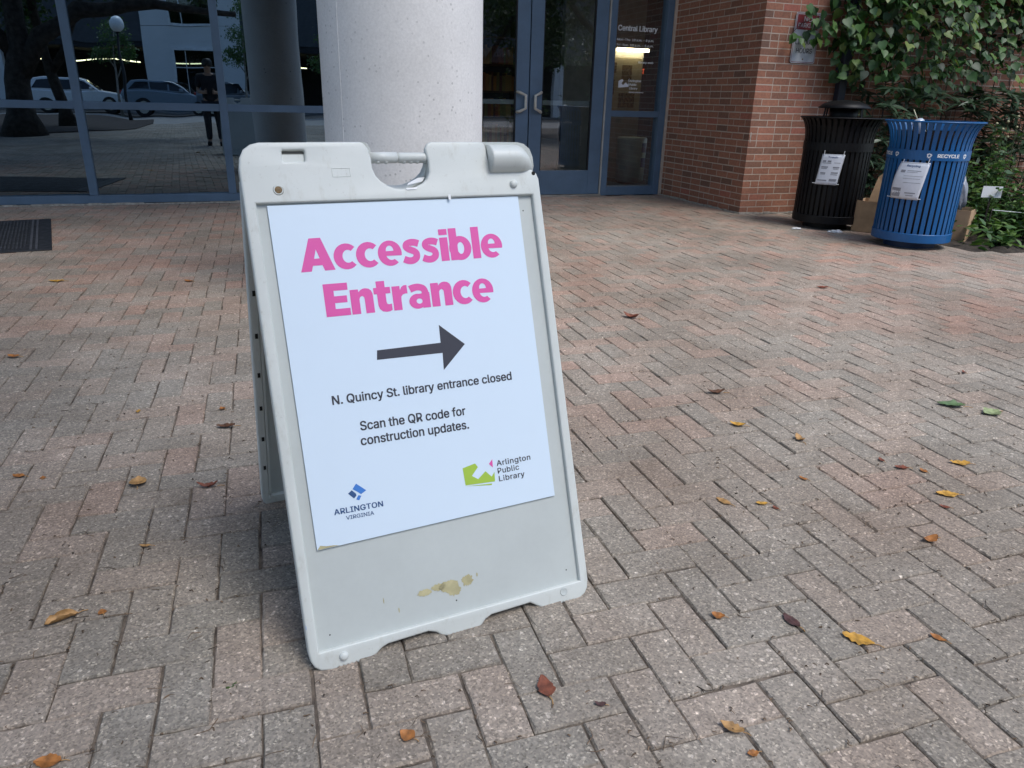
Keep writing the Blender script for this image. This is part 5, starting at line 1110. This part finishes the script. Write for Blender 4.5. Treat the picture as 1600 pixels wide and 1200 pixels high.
a0, a1 = W(6.22, 4.95)-W(6.2, 4.75), W(7.5, 4.25)-W(6.2, 4.75)
m.tube([(a0.x, a0.y, .27), ((a0.x+a1.x)/2, (a0.y+a1.y)/2, .235), (a1.x, a1.y, .26)], .0028, 6); m.build('string', mat_white, sf)
for p in (a0, a1): MB().box(p.x-.004, p.x+.004, p.y-.004, p.y+.004, 0, .285).build('stake', mat_bark, sf)

# ------------------------------------------------------------------ fallen leaves
LC = {'orange': (.44, .17, .04), 'tan': (.48, .27, .10), 'yellow': (.62, .33, .05), 'brown': (.13, .055, .025), 'red': (.24, .07, .035), 'purple': (.11, .05, .045), 'green': (.12, .20, .08), 'lime': (.32, .38, .18)}
def lmat(c):
    m, t, b, N, L = nodes(c+'_dry_leaf'); co = coords(t); f = noise(t, co, 60, 5)
    base = LC[c]; L.new(mixrgb(t, ramp(t, f, [(.35, (0, 0, 0)), (.65, (1, 1, 1))]), tuple(k*.45 for k in base), base), b.inputs['Base Color']); b.inputs['Roughness'].default_value = .6; return m
LM = {c: lmat(c) for c in LC}
def leaf_mesh(L, wd, curl, fold, roll_, stem=.25, rag=0, seed=0):
    r = np.random.default_rng(seed); K = 9; J = 4; vs = []; fs = []
    for i in range(K+1):
        t = i/K; w = wd*L*.5*(math.sin(PI*min(1, t*.96+.02))**.8)*(1-.25*t)*(1+rag*r.normal()); 
        for j in range(-J, J+1):
            s = j/J; x = w*s; y = (t-.5)*L; z = curl*L*(2*t-1)**2 + fold*abs(x) + (r.normal()*.02*L if rag else 0)
            if roll_:
                a = x/(L*.16); x = L*.16*math.sin(a); z += L*.16*(1-math.cos(a))
            vs.append((x, y, z))
    W_ = 2*J+1
    for i in range(K):
        for j in range(2*J): q = i*W_+j; fs.append((q, q+1, q+W_+1, q+W_))
    m = MB(); m.add(vs, fs)
    mn = min(v[2] for v in vs); m.v = [(x, y, z-mn+.0015) for x, y, z in m.v]
    return m
LV = [(-.978, 1.311, .066, .62, 'tan', 130, .05, .1, 1, 'rolled tan leaf lowest left of the sign'), (-.904, 1.34, .02, .8, 'orange', 40, .1, 0, 0, 'small orange leaf scrap beside the rolled tan leaf'),
 (-1.105, 1.922, .055, .75, 'tan', 20, .2, .3, 0, 'crumpled golden tan leaf left of the sign rear foot'), (-.996, 2.331, .062, .45, 'brown', 100, .12, .4, 0, 'dark brown curled leaf against the left side of the sign'),
 (-1.476, 1.947, .042, .5, 'orange', 80, .08, .2, 0, 'orange leaf far left level with the rear foot'), (-1.399, 1.939, .02, .7, 'orange', 30, .1, 0, 0, 'tiny orange scrap next to the far left orange leaf'),
 (-1.066, 2.486, .026, .8, 'orange', 50, .2, .2, 0, 'small orange leaf above the dark brown leaf'), (-1.357, 2.444, .024, .6, 'yellow', 10, .1, .3, 0, 'small amber leaf standing in a joint left of the sign'),
 (-2.77, 4.341, .09, .4, 'yellow', 95, .08, .2, 0, 'pale yellow leaf nearest the dark mat'), (-2.004, 4.424, .06, .5, 'orange', 70, .1, .2, 0, 'orange leaf midway between mat and sign top'),
 (-2.162, 2.993, .055, .55, 'orange', 85, .1, .2, 0, 'orange leaf by the left edge of the photo halfway up'), (-.789, .944, .046, .55, 'orange', 95, .06, .2, 0, 'bright orange leaf cut by the bottom left edge'),
 (-.175, 1.019, .032, .75, 'orange', 60, .2, .3, 0, 'small crumpled orange leaf below the sign front foot'), (.082, 1.147, .058, .55, 'red', 15, .1, .2, 0, 'torn russet leaf directly below the right front foot'),
 (.187, 1.106, .022, .5, 'purple', 80, .3, .3, 0, 'small dark maroon leaf right of the torn russet leaf'), (.429, 1.056, .045, .5, 'tan', 60, .15, .4, 0, 'pale tan leaf with long stem on the lower right'),
 (.452, 1.0, .022, .6, 'orange', 100, .1, .2, 0, 'orange scrap just below the pale stemmed leaf'), (.776, 1.312, .066, .5, 'yellow', 60, .05, .1, 0, 'largest amber leaf on the lower right pavers'),
 (.649, 1.369, .05, .5, 'purple', 25, .04, .1, 0, 'flat purple brown leaf left of the largest amber leaf'), (.485, 1.38, .03, .7, 'orange', 70, .2, .2, 0, 'small orange leaf right of the sign front foot'),
 (.958, 1.323, .034, .5, 'orange', 45, .08, .1, 0, 'little orange leaf right of the largest amber leaf'), (1.145, 1.718, .05, .5, 'orange', 110, .25, .2, 0, 'curled orange brown leaf on the right middle pavers'),
 (1.332, 1.976, .066, .45, 'yellow', 85, .06, .1, 0, 'golden leaf with dark tip on the right'), (1.491, 2.191, .062, .5, 'yellow', 80, .1, .15, 0, 'yellow leaf above the golden leaf on the right'),
 (1.74, 2.70, .10, .5, 'green', 75, .06, .3, 0, 'dark green fresh leaf fallen on the right'), (1.86, 2.63, .08, .7, 'lime', 110, .1, .3, 0, 'pale underside up green leaf beside the dark green one'),
 (.826, 2.771, .07, .4, 'brown', 90, .25, .5, 0, 'brown boat shaped leaf right of the sign middle'), (.828, 2.458, .055, .5, 'yellow', 70, .2, .3, 0, 'amber leaf below the brown boat shaped leaf'),
 (1.015, 2.345, .05, .6, 'tan', 10, .3, .4, 0, 'crumpled grey tan leaf right of the amber leaf'), (.637, 3.856, .09, .5, 'red', 60, .3, .5, 0, 'russet leaf standing up right of the poster heading'),
 (.924, 2.056, .03, .5, 'orange', 40, .1, .2, 0, 'thin orange leaf in a joint right of the sign'), (.743, 1.894, .035, .5, 'yellow', 85, .1, .2, 0, 'small gold leaf right of the lower poster edge'),
 (1.277, 2.148, .045, .45, 'red', 80, .1, .2, 0, 'red brown leaf left of the yellow leaf'), (1.34, 2.13, .03, .6, 'orange', 20, .1, .2, 0, 'orange scrap touching the red brown leaf'), (.632, 1.9, .05, .45, 'tan', 40, .03, .05, 0, 'faded flat leaf close to the sign right edge'),
 (1.236, 2.2, .028, .6, 'red', 10, .15, .2, 0, 'small rosy leaf scrap above the red brown leaf'), (1.994, 4.68, .08, .4, 'red', 90, .1, .2, 0, 'red brown leaf far back toward the bins'), (.777, 1.871, .022, .6, 'red', 30, .1, 0, 0, 'tiny red scrap right of the small gold leaf'),
 (1.285, 1.902, .03, .5, 'red', 60, .1, .1, 0, 'small red leaf below the golden leaf'), (-.893, 1.91, .06, .3, 'red', 100, .3, .8, 0, 'reddish dried seed cluster next to the rear foot'), (-1.19, 1.40, .018, .7, 'orange', 0, .1, 0, 0, 'orange speck leaf left of the rolled tan leaf'), (-.93, 1.60, .03, .4, 'tan', 90, .1, .2, 0, 'thin tan leaf between rear foot and rolled leaf'), (2.02, 3.10, .03, .5, 'red', 0, .2, .2, 0, 'dark red scrap above the green leaves')]
for k, (x, y, L, wd, c, rz, curl, fold, rol, lb_) in enumerate(LV):
    m = leaf_mesh(L, wd*1.25, curl, fold, rol, rag=.12, seed=k); t = thing('fallen_leaf', lb_, 'leaf', (x, y, .001), R(rz)); b = m.build('blade', LM[c], t, smooth=True, fixn=False)
    ms = MB(); ms.tube([(0, -L*.45, .004), (L*.05, -L*.62, .004), (L*.02, -L*.8, .003)], .0009 if L < .05 else .0012, 5); ms.build('stalk', LM['tan'], t)
# twigs and crumbs: uncountable
r3 = np.random.default_rng(31); m = MB()
th = R(18.4); a2 = np.array([math.cos(th), math.sin(th)]); b2 = np.array([-math.sin(th), math.cos(th)])
for k in range(3200):
    d = r3.uniform(.9, 5.2); az = r3.uniform(-.75, .75); x, y = d*math.sin(az), d*math.cos(az)
    if r3.random() < .7:                             # most of it lies caught in the joints
        p_, q_ = x*a2[0]+y*a2[1], x*b2[0]+y*b2[1]; o1, o2 = .693*a2[0]+1.247*a2[1], .693*b2[0]+1.247*b2[1]
        if r3.random() < .5: p_ = o1+round((p_-o1)/.0957)*.0957+r3.normal(0, .002)
        else: q_ = o2+round((q_-o2)/.0957)*.0957+r3.normal(0, .002)
        x, y = p_*a2[0]+q_*b2[0], p_*a2[1]+q_*b2[1]
    L = r3.uniform(.004, .012) if r3.random() < .86 else r3.uniform(.015, .05); a = r3.uniform(0, 6.28); r_ = r3.uniform(.0005, .0012) if L > .012 else r3.uniform(.0007, .002)
    if bed_inside(x, y) or (-.6 < x < .35 and 1.15 < y < 2.2): continue
    e = np.array([math.cos(a), math.sin(a)]); k1 = r3.normal(0, .25)*L
    m.tube([(x-e[0]*L/2, y-e[1]*L/2, .0015), (x-e[1]*k1, y+e[0]*k1, .0025+r_), (x+e[0]*L/2, y+e[1]*L/2, .0015)], r_, 5, r1=r_*.5)
tag(m.build('twig_litter', mat_twig, fixn=False), 'dry twigs and leaf crumbs scattered over the pavers', 'litter', kind='stuff')
wd_ = thing('weed_tuft', 'tiny green weed growing in a paver joint below the sign', 'weed', (-.543, 1.136, -.004), 0)
P = np.array([(r3.normal(0, .006), r3.normal(0, .006), 0) for _ in range(26)]); leaves('foliage', LANCE*[2.5, 1, 1], LANCE_Q, None, P, np.array([0, 0, 1.0])+r3.normal(0, .4, (26, 3)), r3.normal(0, 1, (26, 3))*[1, 1, .3]+[0, 0, .5], r3.uniform(.008, .018, 26), mat_bed, wd_)

# ------------------------------------------------------------------ across the plaza (seen mirrored in the glass)
def tree(name, label, u, n, path, limbs, crowns, seed, tr0, bark, leafm, lsz, cnt, group=None):
    r = np.random.default_rng(seed); base = S(u, n); t = thing(name, label, 'tree', base, TH2, group); m = MB()
    m.tube([(p[0], p[1], p[2]) for p in path], [tr0*1.5]+[tr0*(1-.55*k/(len(path)-1)) for k in range(1, len(path))], 14); m.build('trunk', bark, t, smooth=True)
    for l in limbs: MB().tube(l[0], l[1], 10, r1=l[2]).build('limb', bark, t, smooth=True)
    P = []
    for (cx, cy, cz, rr, k) in crowns:
        q = r.normal(0, 1, (int(cnt*k), 3)); q = unit(q)*(r.uniform(.25, 1, (len(q), 1))**.5)*rr*np.array([1, 1, .7])
        cl_ = r.normal(0, 1, (max(8, int(14*k)), 3)); cl_ = unit(cl_)*rr*.75*np.array([1, 1, .7]); pick = r.integers(len(cl_), size=len(q)); w_ = r.random((len(q), 1)) < .75
        q = np.where(w_, cl_[pick]+r.normal(0, rr*.16, q.shape), q); P.append(q+np.array([cx, cy, cz]))
    P = np.concatenate(P); k = len(P); DI = np.array([(0, 0, 0), (.35, .5, .05), (0, 1.0, -.1), (-.35, .5, .05)])
    leaves('crown', DI, np.array([(0, 1, 2, 3)]), None, P, r.normal(0, 1, (k, 3))+[0, 0, .8], r.normal(0, 1, (k, 3))-[0, 0, .3], r.uniform(.7, 1.3, k)*lsz, leafm, t); return t
tree('plaza_tree', 'massive dark trunked tree leaning over the plaza, mirrored at far left', -4.35, -3.9, [(0, 0, -.05), (0, 0, .5), (.05, 0, 1.2), (.25, 0, 2.0), (.3, -.1, 3.6), (.2, -.2, 5.5)],
     [([(.1, 0, 1.3), (.75, .1, 2.2), (1.6, .2, 2.75), (3.2, .1, 2.95), (5.0, -.2, 2.9)], .24, .07), ([(2.4, .1, 2.95), (2.9, 0, 3.7), (3.2, -.3, 4.6)], .1, .04), ([(.2, 0, 1.7), (-.9, -.2, 3.0), (-2, -.5, 4.3)], .2, .06)],
     [(0, -1, 6, 2.6, 1), (-2.5, -.5, 5, 2.0, .7), (2.6, -.6, 4.9, 1.5, .5), (4.3, -.6, 4.0, 1.0, .3), (-1.0, -3.0, 4.2, 1.8, .5), (1.6, 2.2, 7.2, 2.4, .9), (3.6, 4.6, 7.6, 2.2, .8), (-1.5, 4.5, 7.0, 2.4, .9), (4.4, 1.0, 7.8, 2.0, .7), (1.2, 6.2, 7.8, 1.8, .6)], 1, .36, mat_bark, mat_tree, .12, 7000)  # the high outer crowns are added out of view to shade the plaza
tree('plaza_tree', 'slim dark tree behind the massive one, mirrored in the left windows', -4.1, -8.2, [(0, 0, 0), (-.05, 0, .6), (-.2, 0, 1.5), (-.3, 0, 3), (-.3, 0, 5)], [([(-.2, 0, 1.4), (.5, .2, 2.6), (1.2, .3, 3.8)], .1, .04)],
     [(-.3, 0, 5, 2.4, 1), (1.7, 0, 4.6, 1.4, .6), (-2.5, 0, 3.7, 1.8, .8), (-1.2, -1, 2.9, 1.1, .3)], 2, .17, mat_bark, mat_tree, .12, 6000)
tree('plaza_tree', 'dark tree with a broken stub, mirrored in the right door', 10.1, -5.2, [(0, 0, 0), (.1, 0, 1.0), (.25, 0, 2.0), (-.1, 0, 3.2), (-.5, 0, 5)], [([(.25, 0, 2.0), (.9, 0, 2.7), (1.5, 0, 3.8)], .13, .05), ([(.1, 0, 2.6), (-1.0, 0, 3.6), (-1.8, 0, 4.6)], .11, .04)],
     [(0, 0, 5.2, 2.4, 1), (-2.2, 0, 4.4, 1.6, .6), (2.4, 0, 4.0, 1.8, .7), (-.6, -1, 2.8, 1.2, .3)], 3, .22, mat_bark, mat_tree, .12, 6000)
tree('plaza_tree', 'leafy tree standing behind the door reflections', 7.2, -9.0, [(0, 0, 0), (.1, 0, 1.2), (0, 0, 2.6), (.1, 0, 5)], [([(0, 0, 1.8), (.8, .2, 3), (1.4, .3, 4)], .1, .04)],
     [(0, 0, 4.4, 2.2, 1), (2, 0, 3.0, 1.5, .6), (-2, 0, 3.4, 1.5, .6)], 4, .16, mat_bark, mat_tree, .12, 6000)
for k, (u, n) in enumerate(((9, -2.5), (11.5, -3.2), (13.5, -4.5), (8, -6.5))):
    t = bed_plant('shrub', 0, 0, 1.3, 1.1, 500, ['rounded shrub across the plaza mirrored beside the door handle', 'broad shrub across the plaza mirrored low in the door', 'far right shrub across the plaza in the door glass', 'shrub under the leafy tree in the door glass'][k], 80+k, (.12, .2), mat_tree2); t.location = S(u, n); t['category'] = 'shrub'
st_lab = ['small street tree with pale stem, mirrored left of the concrete pier', 'slender street tree mirrored next to the dark pillar image', 'street tree mirrored beyond the pillar image']
for k, (u, n) in enumerate(((-4.1, -22.6), (1.35, -22.6), (5.4, -22.6))):
    tree('street_tree', st_lab[k], u, n, [(0, 0, 0), (.02, 0, 1.2), (.05, 0, 2.4), (.1, 0, 3.6)], [([(.03, 0, 1.5), (.4, .1, 2.3)], .03, .012), ([(.04, 0, 1.9), (-.4, 0, 2.7)], .03, .012)], [(.3, 0, 2.7, .75, 1), (-.5, 0, 2.5, .6, .6), (.1, 0, 3.5, .8, .9), (.3, 0, 4.6, .8, .8)][:(3 if k == 0 else 4)], 10+k, .05, mat_palebark, mat_tree2, .10, 900, 'street trees across the plaza')
# opposite building
ob_ = thing('concrete_building', 'pale concrete building with lit ground floor across the street, mirrored', 'building', S(0, -33), TH2)
mat_pre = M('precast_concrete', (.72, .72, .72), .8, .06, .6, fine=.04); mat_trim = M('pale_window_trim', (.82, .82, .82), .7); mat_garage = M('dark_recess', (.03, .03, .033), .9)
def bb(name, mat, *a, **k): return MB().box(*a).build(name, mat, ob_, **k)
m = MB(); m.box(-3.66, -2.30, -.4, 0, 0, 3.68).box(.42, 1.75, -.4, 0, 0, 3.68).box(-2.30, .42, -.4, 0, 3.36, 3.68).box(-3.66, 1.75, -.41, -.01, 3.70, 4.55).box(-3.66, -2.3, -.4, 0, 4.57, 9).box(.42, 1.75, -.4, 0, 4.57, 9).box(-2.3, .42, -.4, 0, 7.3, 9).box(-3.66, 1.75, -.44, -.03, 3.676, 3.704).box(-2.3, .42, -.4, 0, 0, .35)
m.build('facade_panels', mat_pre, ob_)
def win(x0, x1, z0, z1, nm='window'):
    m = MB(); t = .13; m.box(x0, x0+t, -.12, .05, z0, z1).box(x1-t, x1, -.12, .05, z0, z1).box(x0+t, x1-t, -.12, .06, z1-t, z1).box(x0+t, x1-t, -.12, .06, z0, z0+t); f_ = m.build(nm, mat_trim, ob_)
    m = MB(); xm = x0+.28*(x1-x0); zm = z0+.66*(z1-z0); m.box(xm-.025, xm+.025, -.1, -.04, z0+t, z1-t).box(x0+t, xm-.025, -.09, -.05, zm-.025, zm+.025).box(xm+.025, x1-t, -.09, -.05, zm-.025, zm+.025); m.build('glazing_bars', mat_trim, f_)
    m = MB(); m.add([(x0+t, -.11, z0+t), (x1-t, -.11, z0+t), (x1-t, -.11, z1-t), (x0+t, -.11, z1-t)], [(0, 1, 2, 3)]); m.build('pane', glass('street_glass', (.35, .4, .42), .1), f_, fixn=False)
win(-2.30, .42, .35, 3.36); win(-2.30, .42, 4.57, 7.3)
bb('rear_wall', mat_garage, -40, 40, -8.2, -8, 0, 9); bb('ground_floor_slab', mat_garage, -40, 40, -8, -.42, -.05, .02); bb('upper_slab', mat_garage, -40, -3.67, -8, -.1, 3.3, 3.6); bb('upper_slab', mat_garage, 1.76, 40, -8, -.1, 3.3, 3.6); bb('inner_slab', mat_garage, -3.66, 1.75, -8, -.42, 3.4, 3.6)
mat_up = M('dark_upper_cladding', (.06, .065, .075), .6); bb('upper_cladding', mat_up, -40, -3.67, -.3, -.05, 3.61, 9); bb('upper_cladding', mat_up, 1.76, 40, -.3, -.05, 3.61, 9); bb('roof', mat_garage, -40, 40, -8.2, 0, 9.01, 9.3)
for x in (-22, -16.5, -11, 7, 13, 19): bb('column', mat_pre, x-.3, x+.3, -.5, -.06, 0, 3.3)
mat_tube = emit('warm_tube', (1.0, .80, .42), 6)
for k, x in enumerate((-14.5, -12, -9.6, -7.6, -6.6, -5.6, -4.6, -1.9, -.9, 5.3, 8.5)): MB().box(x-.45, x+.45, -3.2, -3.1, 2.62, 2.68).build('strip_light', mat_tube, ob_)
# globe lamp
gl = thing('globe_lamp', 'globe street lamp on a thin dark post, mirrored over the mulch', 'street lamp', S(-3.4, -18.3), TH2)
MB().tube([(0, 0, 0), (0, 0, .3), (0, 0, 3.2)], [.09, .05, .045], 10).build('post', mat_black_gasket, gl, smooth=True)
MB().lathe([(.06, 3.2), (.09, 3.24), (.06, 3.27)], n=16).build('collar', mat_black_gasket, gl)
MB().lathe([(.3*math.sin(PI*k/16)+.001, 3.54-.3*math.cos(PI*k/16)) for k in range(17)], n=24).build('globe', M('opal_globe', (.85, .86, .85), .3, .01), gl, smooth=True)
# parked cars
def car(u, label, paint, flip, L=4.6, H=1.52):
    c = thing('parked_car', label, 'car', S(u, -24.9, -.004), TH2+(PI if flip else 0), 'cars parked across the plaza'); hw = .9
    body = [(-L/2, .42), (-L/2+.05, .85), (-L/2+.12, 1.0), (L/2-1.35, .98), (L/2-.35, .82), (L/2-.04, .68), (L/2, .40), (L/2-.1, .24), (-L/2+.1, .24)]
    MB().prism(body, -hw, hw).build('body', paint, c, bevel=.07, seg=3)
    roof = [(-L/2+.10, .98), (-L/2+.42, H-.05), (-L/2+.9, H), (L/2-2.35, H-.02), (L/2-1.95, H-.12), (L/2-1.30, .98)]
    m = MB(); n = len(roof); vs = [(x, s*(hw-.04 if z < 1 else hw-.2), z) for s in (-1, 1) for x, z in roof]; m.add(vs, [tuple(range(n)), tuple(range(2*n-1, n-1, -1))]+[(i, i+n, (i+1) % n+n, (i+1) % n) for i in range(n)]); m.build('cabin', paint, c, bevel=.04, seg=3)
    g = M('car_glass', (.02, .025, .03), .05, .0)
    for s in (-1, 1):
        y = lambda z: s*(hw-.035-(z-.98)/(H-.98)*.16+.012)
        for poly in ([(-L/2+.35, 1.05), (-L/2+.58, H-.14), (-L/2+1.15, H-.11), (-L/2+1.15, 1.04)], [(-L/2+1.22, 1.04), (-L/2+1.22, H-.11), (-L/2+2.05, H-.11), (-L/2+2.05, 1.04)], [(-L/2+2.12, 1.04), (-L/2+2.12, H-.11), (L/2-2.32, H-.12), (L/2-1.98, H-.2), (L/2-1.5, 1.03)]):
            MB().add([(x, y(z), z) for x, z in poly], [tuple(range(len(poly)))]).build('side_window', g, c, fixn=False)
        for x in (-L/2+.85, L/2-.9):
            w_ = MB().lathe([(.33, -.11), (.345, -.08), (.345, .08), (.33, .11)], n=28).build('tyre', mat_black_gasket, c, xf=Matrix.Translation((x, s*.80, .345)) @ Matrix.Rotation(PI/2, 4, 'X'))
            MB().lathe([(.21, -.115), (.2, .115)], n=20).build('rim', mat_steel, c, xf=Matrix.Translation((x, s*.80, .345)) @ Matrix.Rotation(PI/2, 4, 'X'))
        MB().box(-L/2-.005, -L/2+.16, s*.62-.12, s*.62+.2*(1 if s > 0 else 1)-.08+.08, .82, 1.02).build('tail_light', M('red_lens', (.35, .01, .012), .2), c, bevel=.02)
        MB().box(L/2-.28, L/2-.02, s*.68-.14, s*.68+.14, .66, .78).build('headlight', mat_signface, c, bevel=.03)
        MB().box(L/2-1.75, L/2-1.6, s*.93-.07, s*.93+.07, 1.0, 1.12).build('mirror', paint, c, bevel=.03)
    MB().add([(L/2-1.33, -.72, 1.02), (L/2-1.33, .72, 1.02), (L/2-1.92, .62, H-.16), (L/2-1.92, -.62, H-.16)], [(0, 1, 2, 3)]).build('windscreen', g, c, fixn=False, xf=Matrix.Translation((.03, 0, .02)))
    return c
car(-6.0, 'white parked suv with tinted windows, mirrored at the left mullion', M('white_car_paint', (.72, .74, .76), .25, .01), False, 4.4)
car(-2.1, 'dark blue grey parked suv mirrored between the two mullions', M('slate_car_paint', (.22, .28, .34), .22, .01), False, 4.2)
car(.9, 'dark parked car mirrored next to the pillar image', M('charcoal_car_paint', (.15, .18, .21), .22, .01), False, 3.9, 1.5)
cn = thing('traffic_cone', 'small red traffic cone mirrored beside the pillar edge', 'cone', S(3.6, -22.3)); MB().lathe([(.17, .02), (.14, .05), (.03, .62), (.0, .64)], n=20).build('cone', M('cone_red', (.5, .05, .03), .5), cn, smooth=True); MB().box(-.2, .2, -.2, .2, 0, .03).build('foot', mat_black_gasket, cn)

# ------------------------------------------------------------------ the photographer, mirrored in the window
def skin_body(name, joints, edges, radii, mat, parent, root=0, sub=2):
    me = bpy.data.meshes.new(name); me.from_pydata(joints, edges, []); o = bpy.data.objects.new(name, me); COL.objects.link(o); o.parent = parent
    me.materials.append(mat); sk = o.modifiers.new('skin', 'SKIN'); sk.use_smooth_shade = True
    lay = me.skin_vertices[0] if me.skin_vertices else None
    if lay is None:
        bm = bmesh.new(); bm.from_mesh(me); bm.verts.layers.skin.verify(); bm.to_mesh(me); bm.free(); lay = me.skin_vertices[0]
    for i, r in enumerate(radii): lay.data[i].radius = (r if isinstance(r, tuple) else (r, r)); lay.data[i].use_root = (i == root)
    sb_ = o.modifiers.new('sub', 'SUBSURF'); sb_.levels = sb_.render_levels = sub; return o
ph = thing('person', 'person in dark clothes holding a phone at waist height, mirrored in the window', 'person', S(-.12, -.52), TH2)   # faces +y (the glass)
mat_skin = M('skin', (.42, .25, .17), .5, .04); mat_shirt = M('dark_shirt', (.02, .021, .026), .8); mat_jeans = M('dark_trousers', (.035, .035, .042), .8); mat_hair = M('dark_hair', (.02, .014, .01), .5)
J = [(0, 0, .88), (0, 0, 1.05), (0, .0, 1.22), (0, .01, 1.36), (0, .03, 1.43), (0, .06, 1.53), (0, .07, 1.63)]
Rr = [(.15, .11), (.135, .1), (.16, .105), (.12, .08), (.05, .05), (.072, .09), (.06, .075)]
E_ = [(i, i+1) for i in range(6)]
def ext(parent_i, pts):
    k = parent_i
    for p, r in pts: J.append(p); Rr.append(r); E_.append((k, len(J)-1)); k = len(J)-1
    return k
for s in (-1, 1):
    ext(3, [((s*.18, .0, 1.35), .055), ((s*.23, .02, 1.09), .042), ((s*.13, .24, 1.07), .03), ((s*.075, .33, 1.08), .024)])
    ext(0, [((s*.1, .0, .84), .085), ((s*.11, .03 if s < 0 else -.02, .47), .06), ((s*.115, -.02 if s < 0 else .06, .09), .042), ((s*.12, .09 if s < 0 else .17, .04), .035)])
body = skin_body('body', J, E_, Rr, mat_skin, ph)
skin_body('shirt', [(0, 0, .86), (0, 0, 1.05), (0, .0, 1.22), (0, .01, 1.37), (-.18, 0, 1.35), (-.225, .015, 1.13), (.18, 0, 1.35), (.225, .015, 1.13), (0, .022, 1.435)], [(0, 1), (1, 2), (2, 3), (3, 4), (4, 5), (3, 6), (6, 7), (3, 8)], [(.172, .13), (.158, .12), (.185, .128), (.15, .10), .09, .068, .09, .068, (.075, .07)], mat_shirt, ph)
skin_body('trousers', [(0, 0, .9), (-.1, 0, .84), (-.11, .03, .47), (-.115, -.02, .1), (.1, 0, .84), (.11, -.02, .47), (.115, .06, .1)], [(0, 1), (1, 2), (2, 3), (0, 4), (4, 5), (5, 6)], [(.165, .125), .1, .075, .06, .1, .075, .06], mat_jeans, ph)
for s, y0 in ((-1, -.06), (1, .02)):
    MB().box(s*.12-.045, s*.12+.045, y0-.04, y0+.22, 0, .085).build('shoe', mat_black_gasket, ph, bevel=.03, seg=3)
m = MB(); m.lathe([(.001, .125), (.06, .115), (.088, .07), (.098, .0), (.09, -.04)], c=(0, .055, 1.595), n=20); m.build('hair', mat_hair, ph, smooth=True)
m = MB(); m.lathe([(.001, .02), (.011, .012), (.014, 0), (.008, -.012)], c=(0, .165, 1.555), n=10); m.build('nose', mat_skin, ph, smooth=True)
m = MB()
for s in (-1, 1): m.lathe([(.001, .01), (.009, .006), (.011, 0), (.009, -.006), (.001, -.01)], c=(s*.032, .148, 1.582), n=10)
m.build('eyes', M('dark_eye', (.03, .02, .015), .3), ph, smooth=True)
MB().box(-.025, .025, .149, .157, 1.508, 1.516).build('mouth', M('lips', (.32, .12, .1), .5), ph, bevel=.003)
for s in (-1, 1):
    for k in range(4):
        z = 1.055+k*.017; m = MB().tube([(s*.075, .345, z), (s*.088, .385, z+.002), (s*.068, .418-.004*abs(k-1.5), z+.002), (s*.045, .413, z)], [.0085, .0085, .0078, .006], 8); m.build('finger', mat_skin, ph, smooth=True)
    m = MB().tube([(s*.078, .335, 1.11), (s*.066, .36, 1.128), (s*.045, .375, 1.128)], [.011, .010, .007], 8); m.build('thumb', mat_skin, ph, smooth=True)
pho = thing('phone', 'dark phone held upright in the mirrored person\'s hands', 'phone', S(-.12, -.52)+Vector((0, 0, 1.095)), TH2); MB().box(-.078, .078, .387, .396, -.037, .037).build('case', mat_black_gasket, pho, bevel=.003)
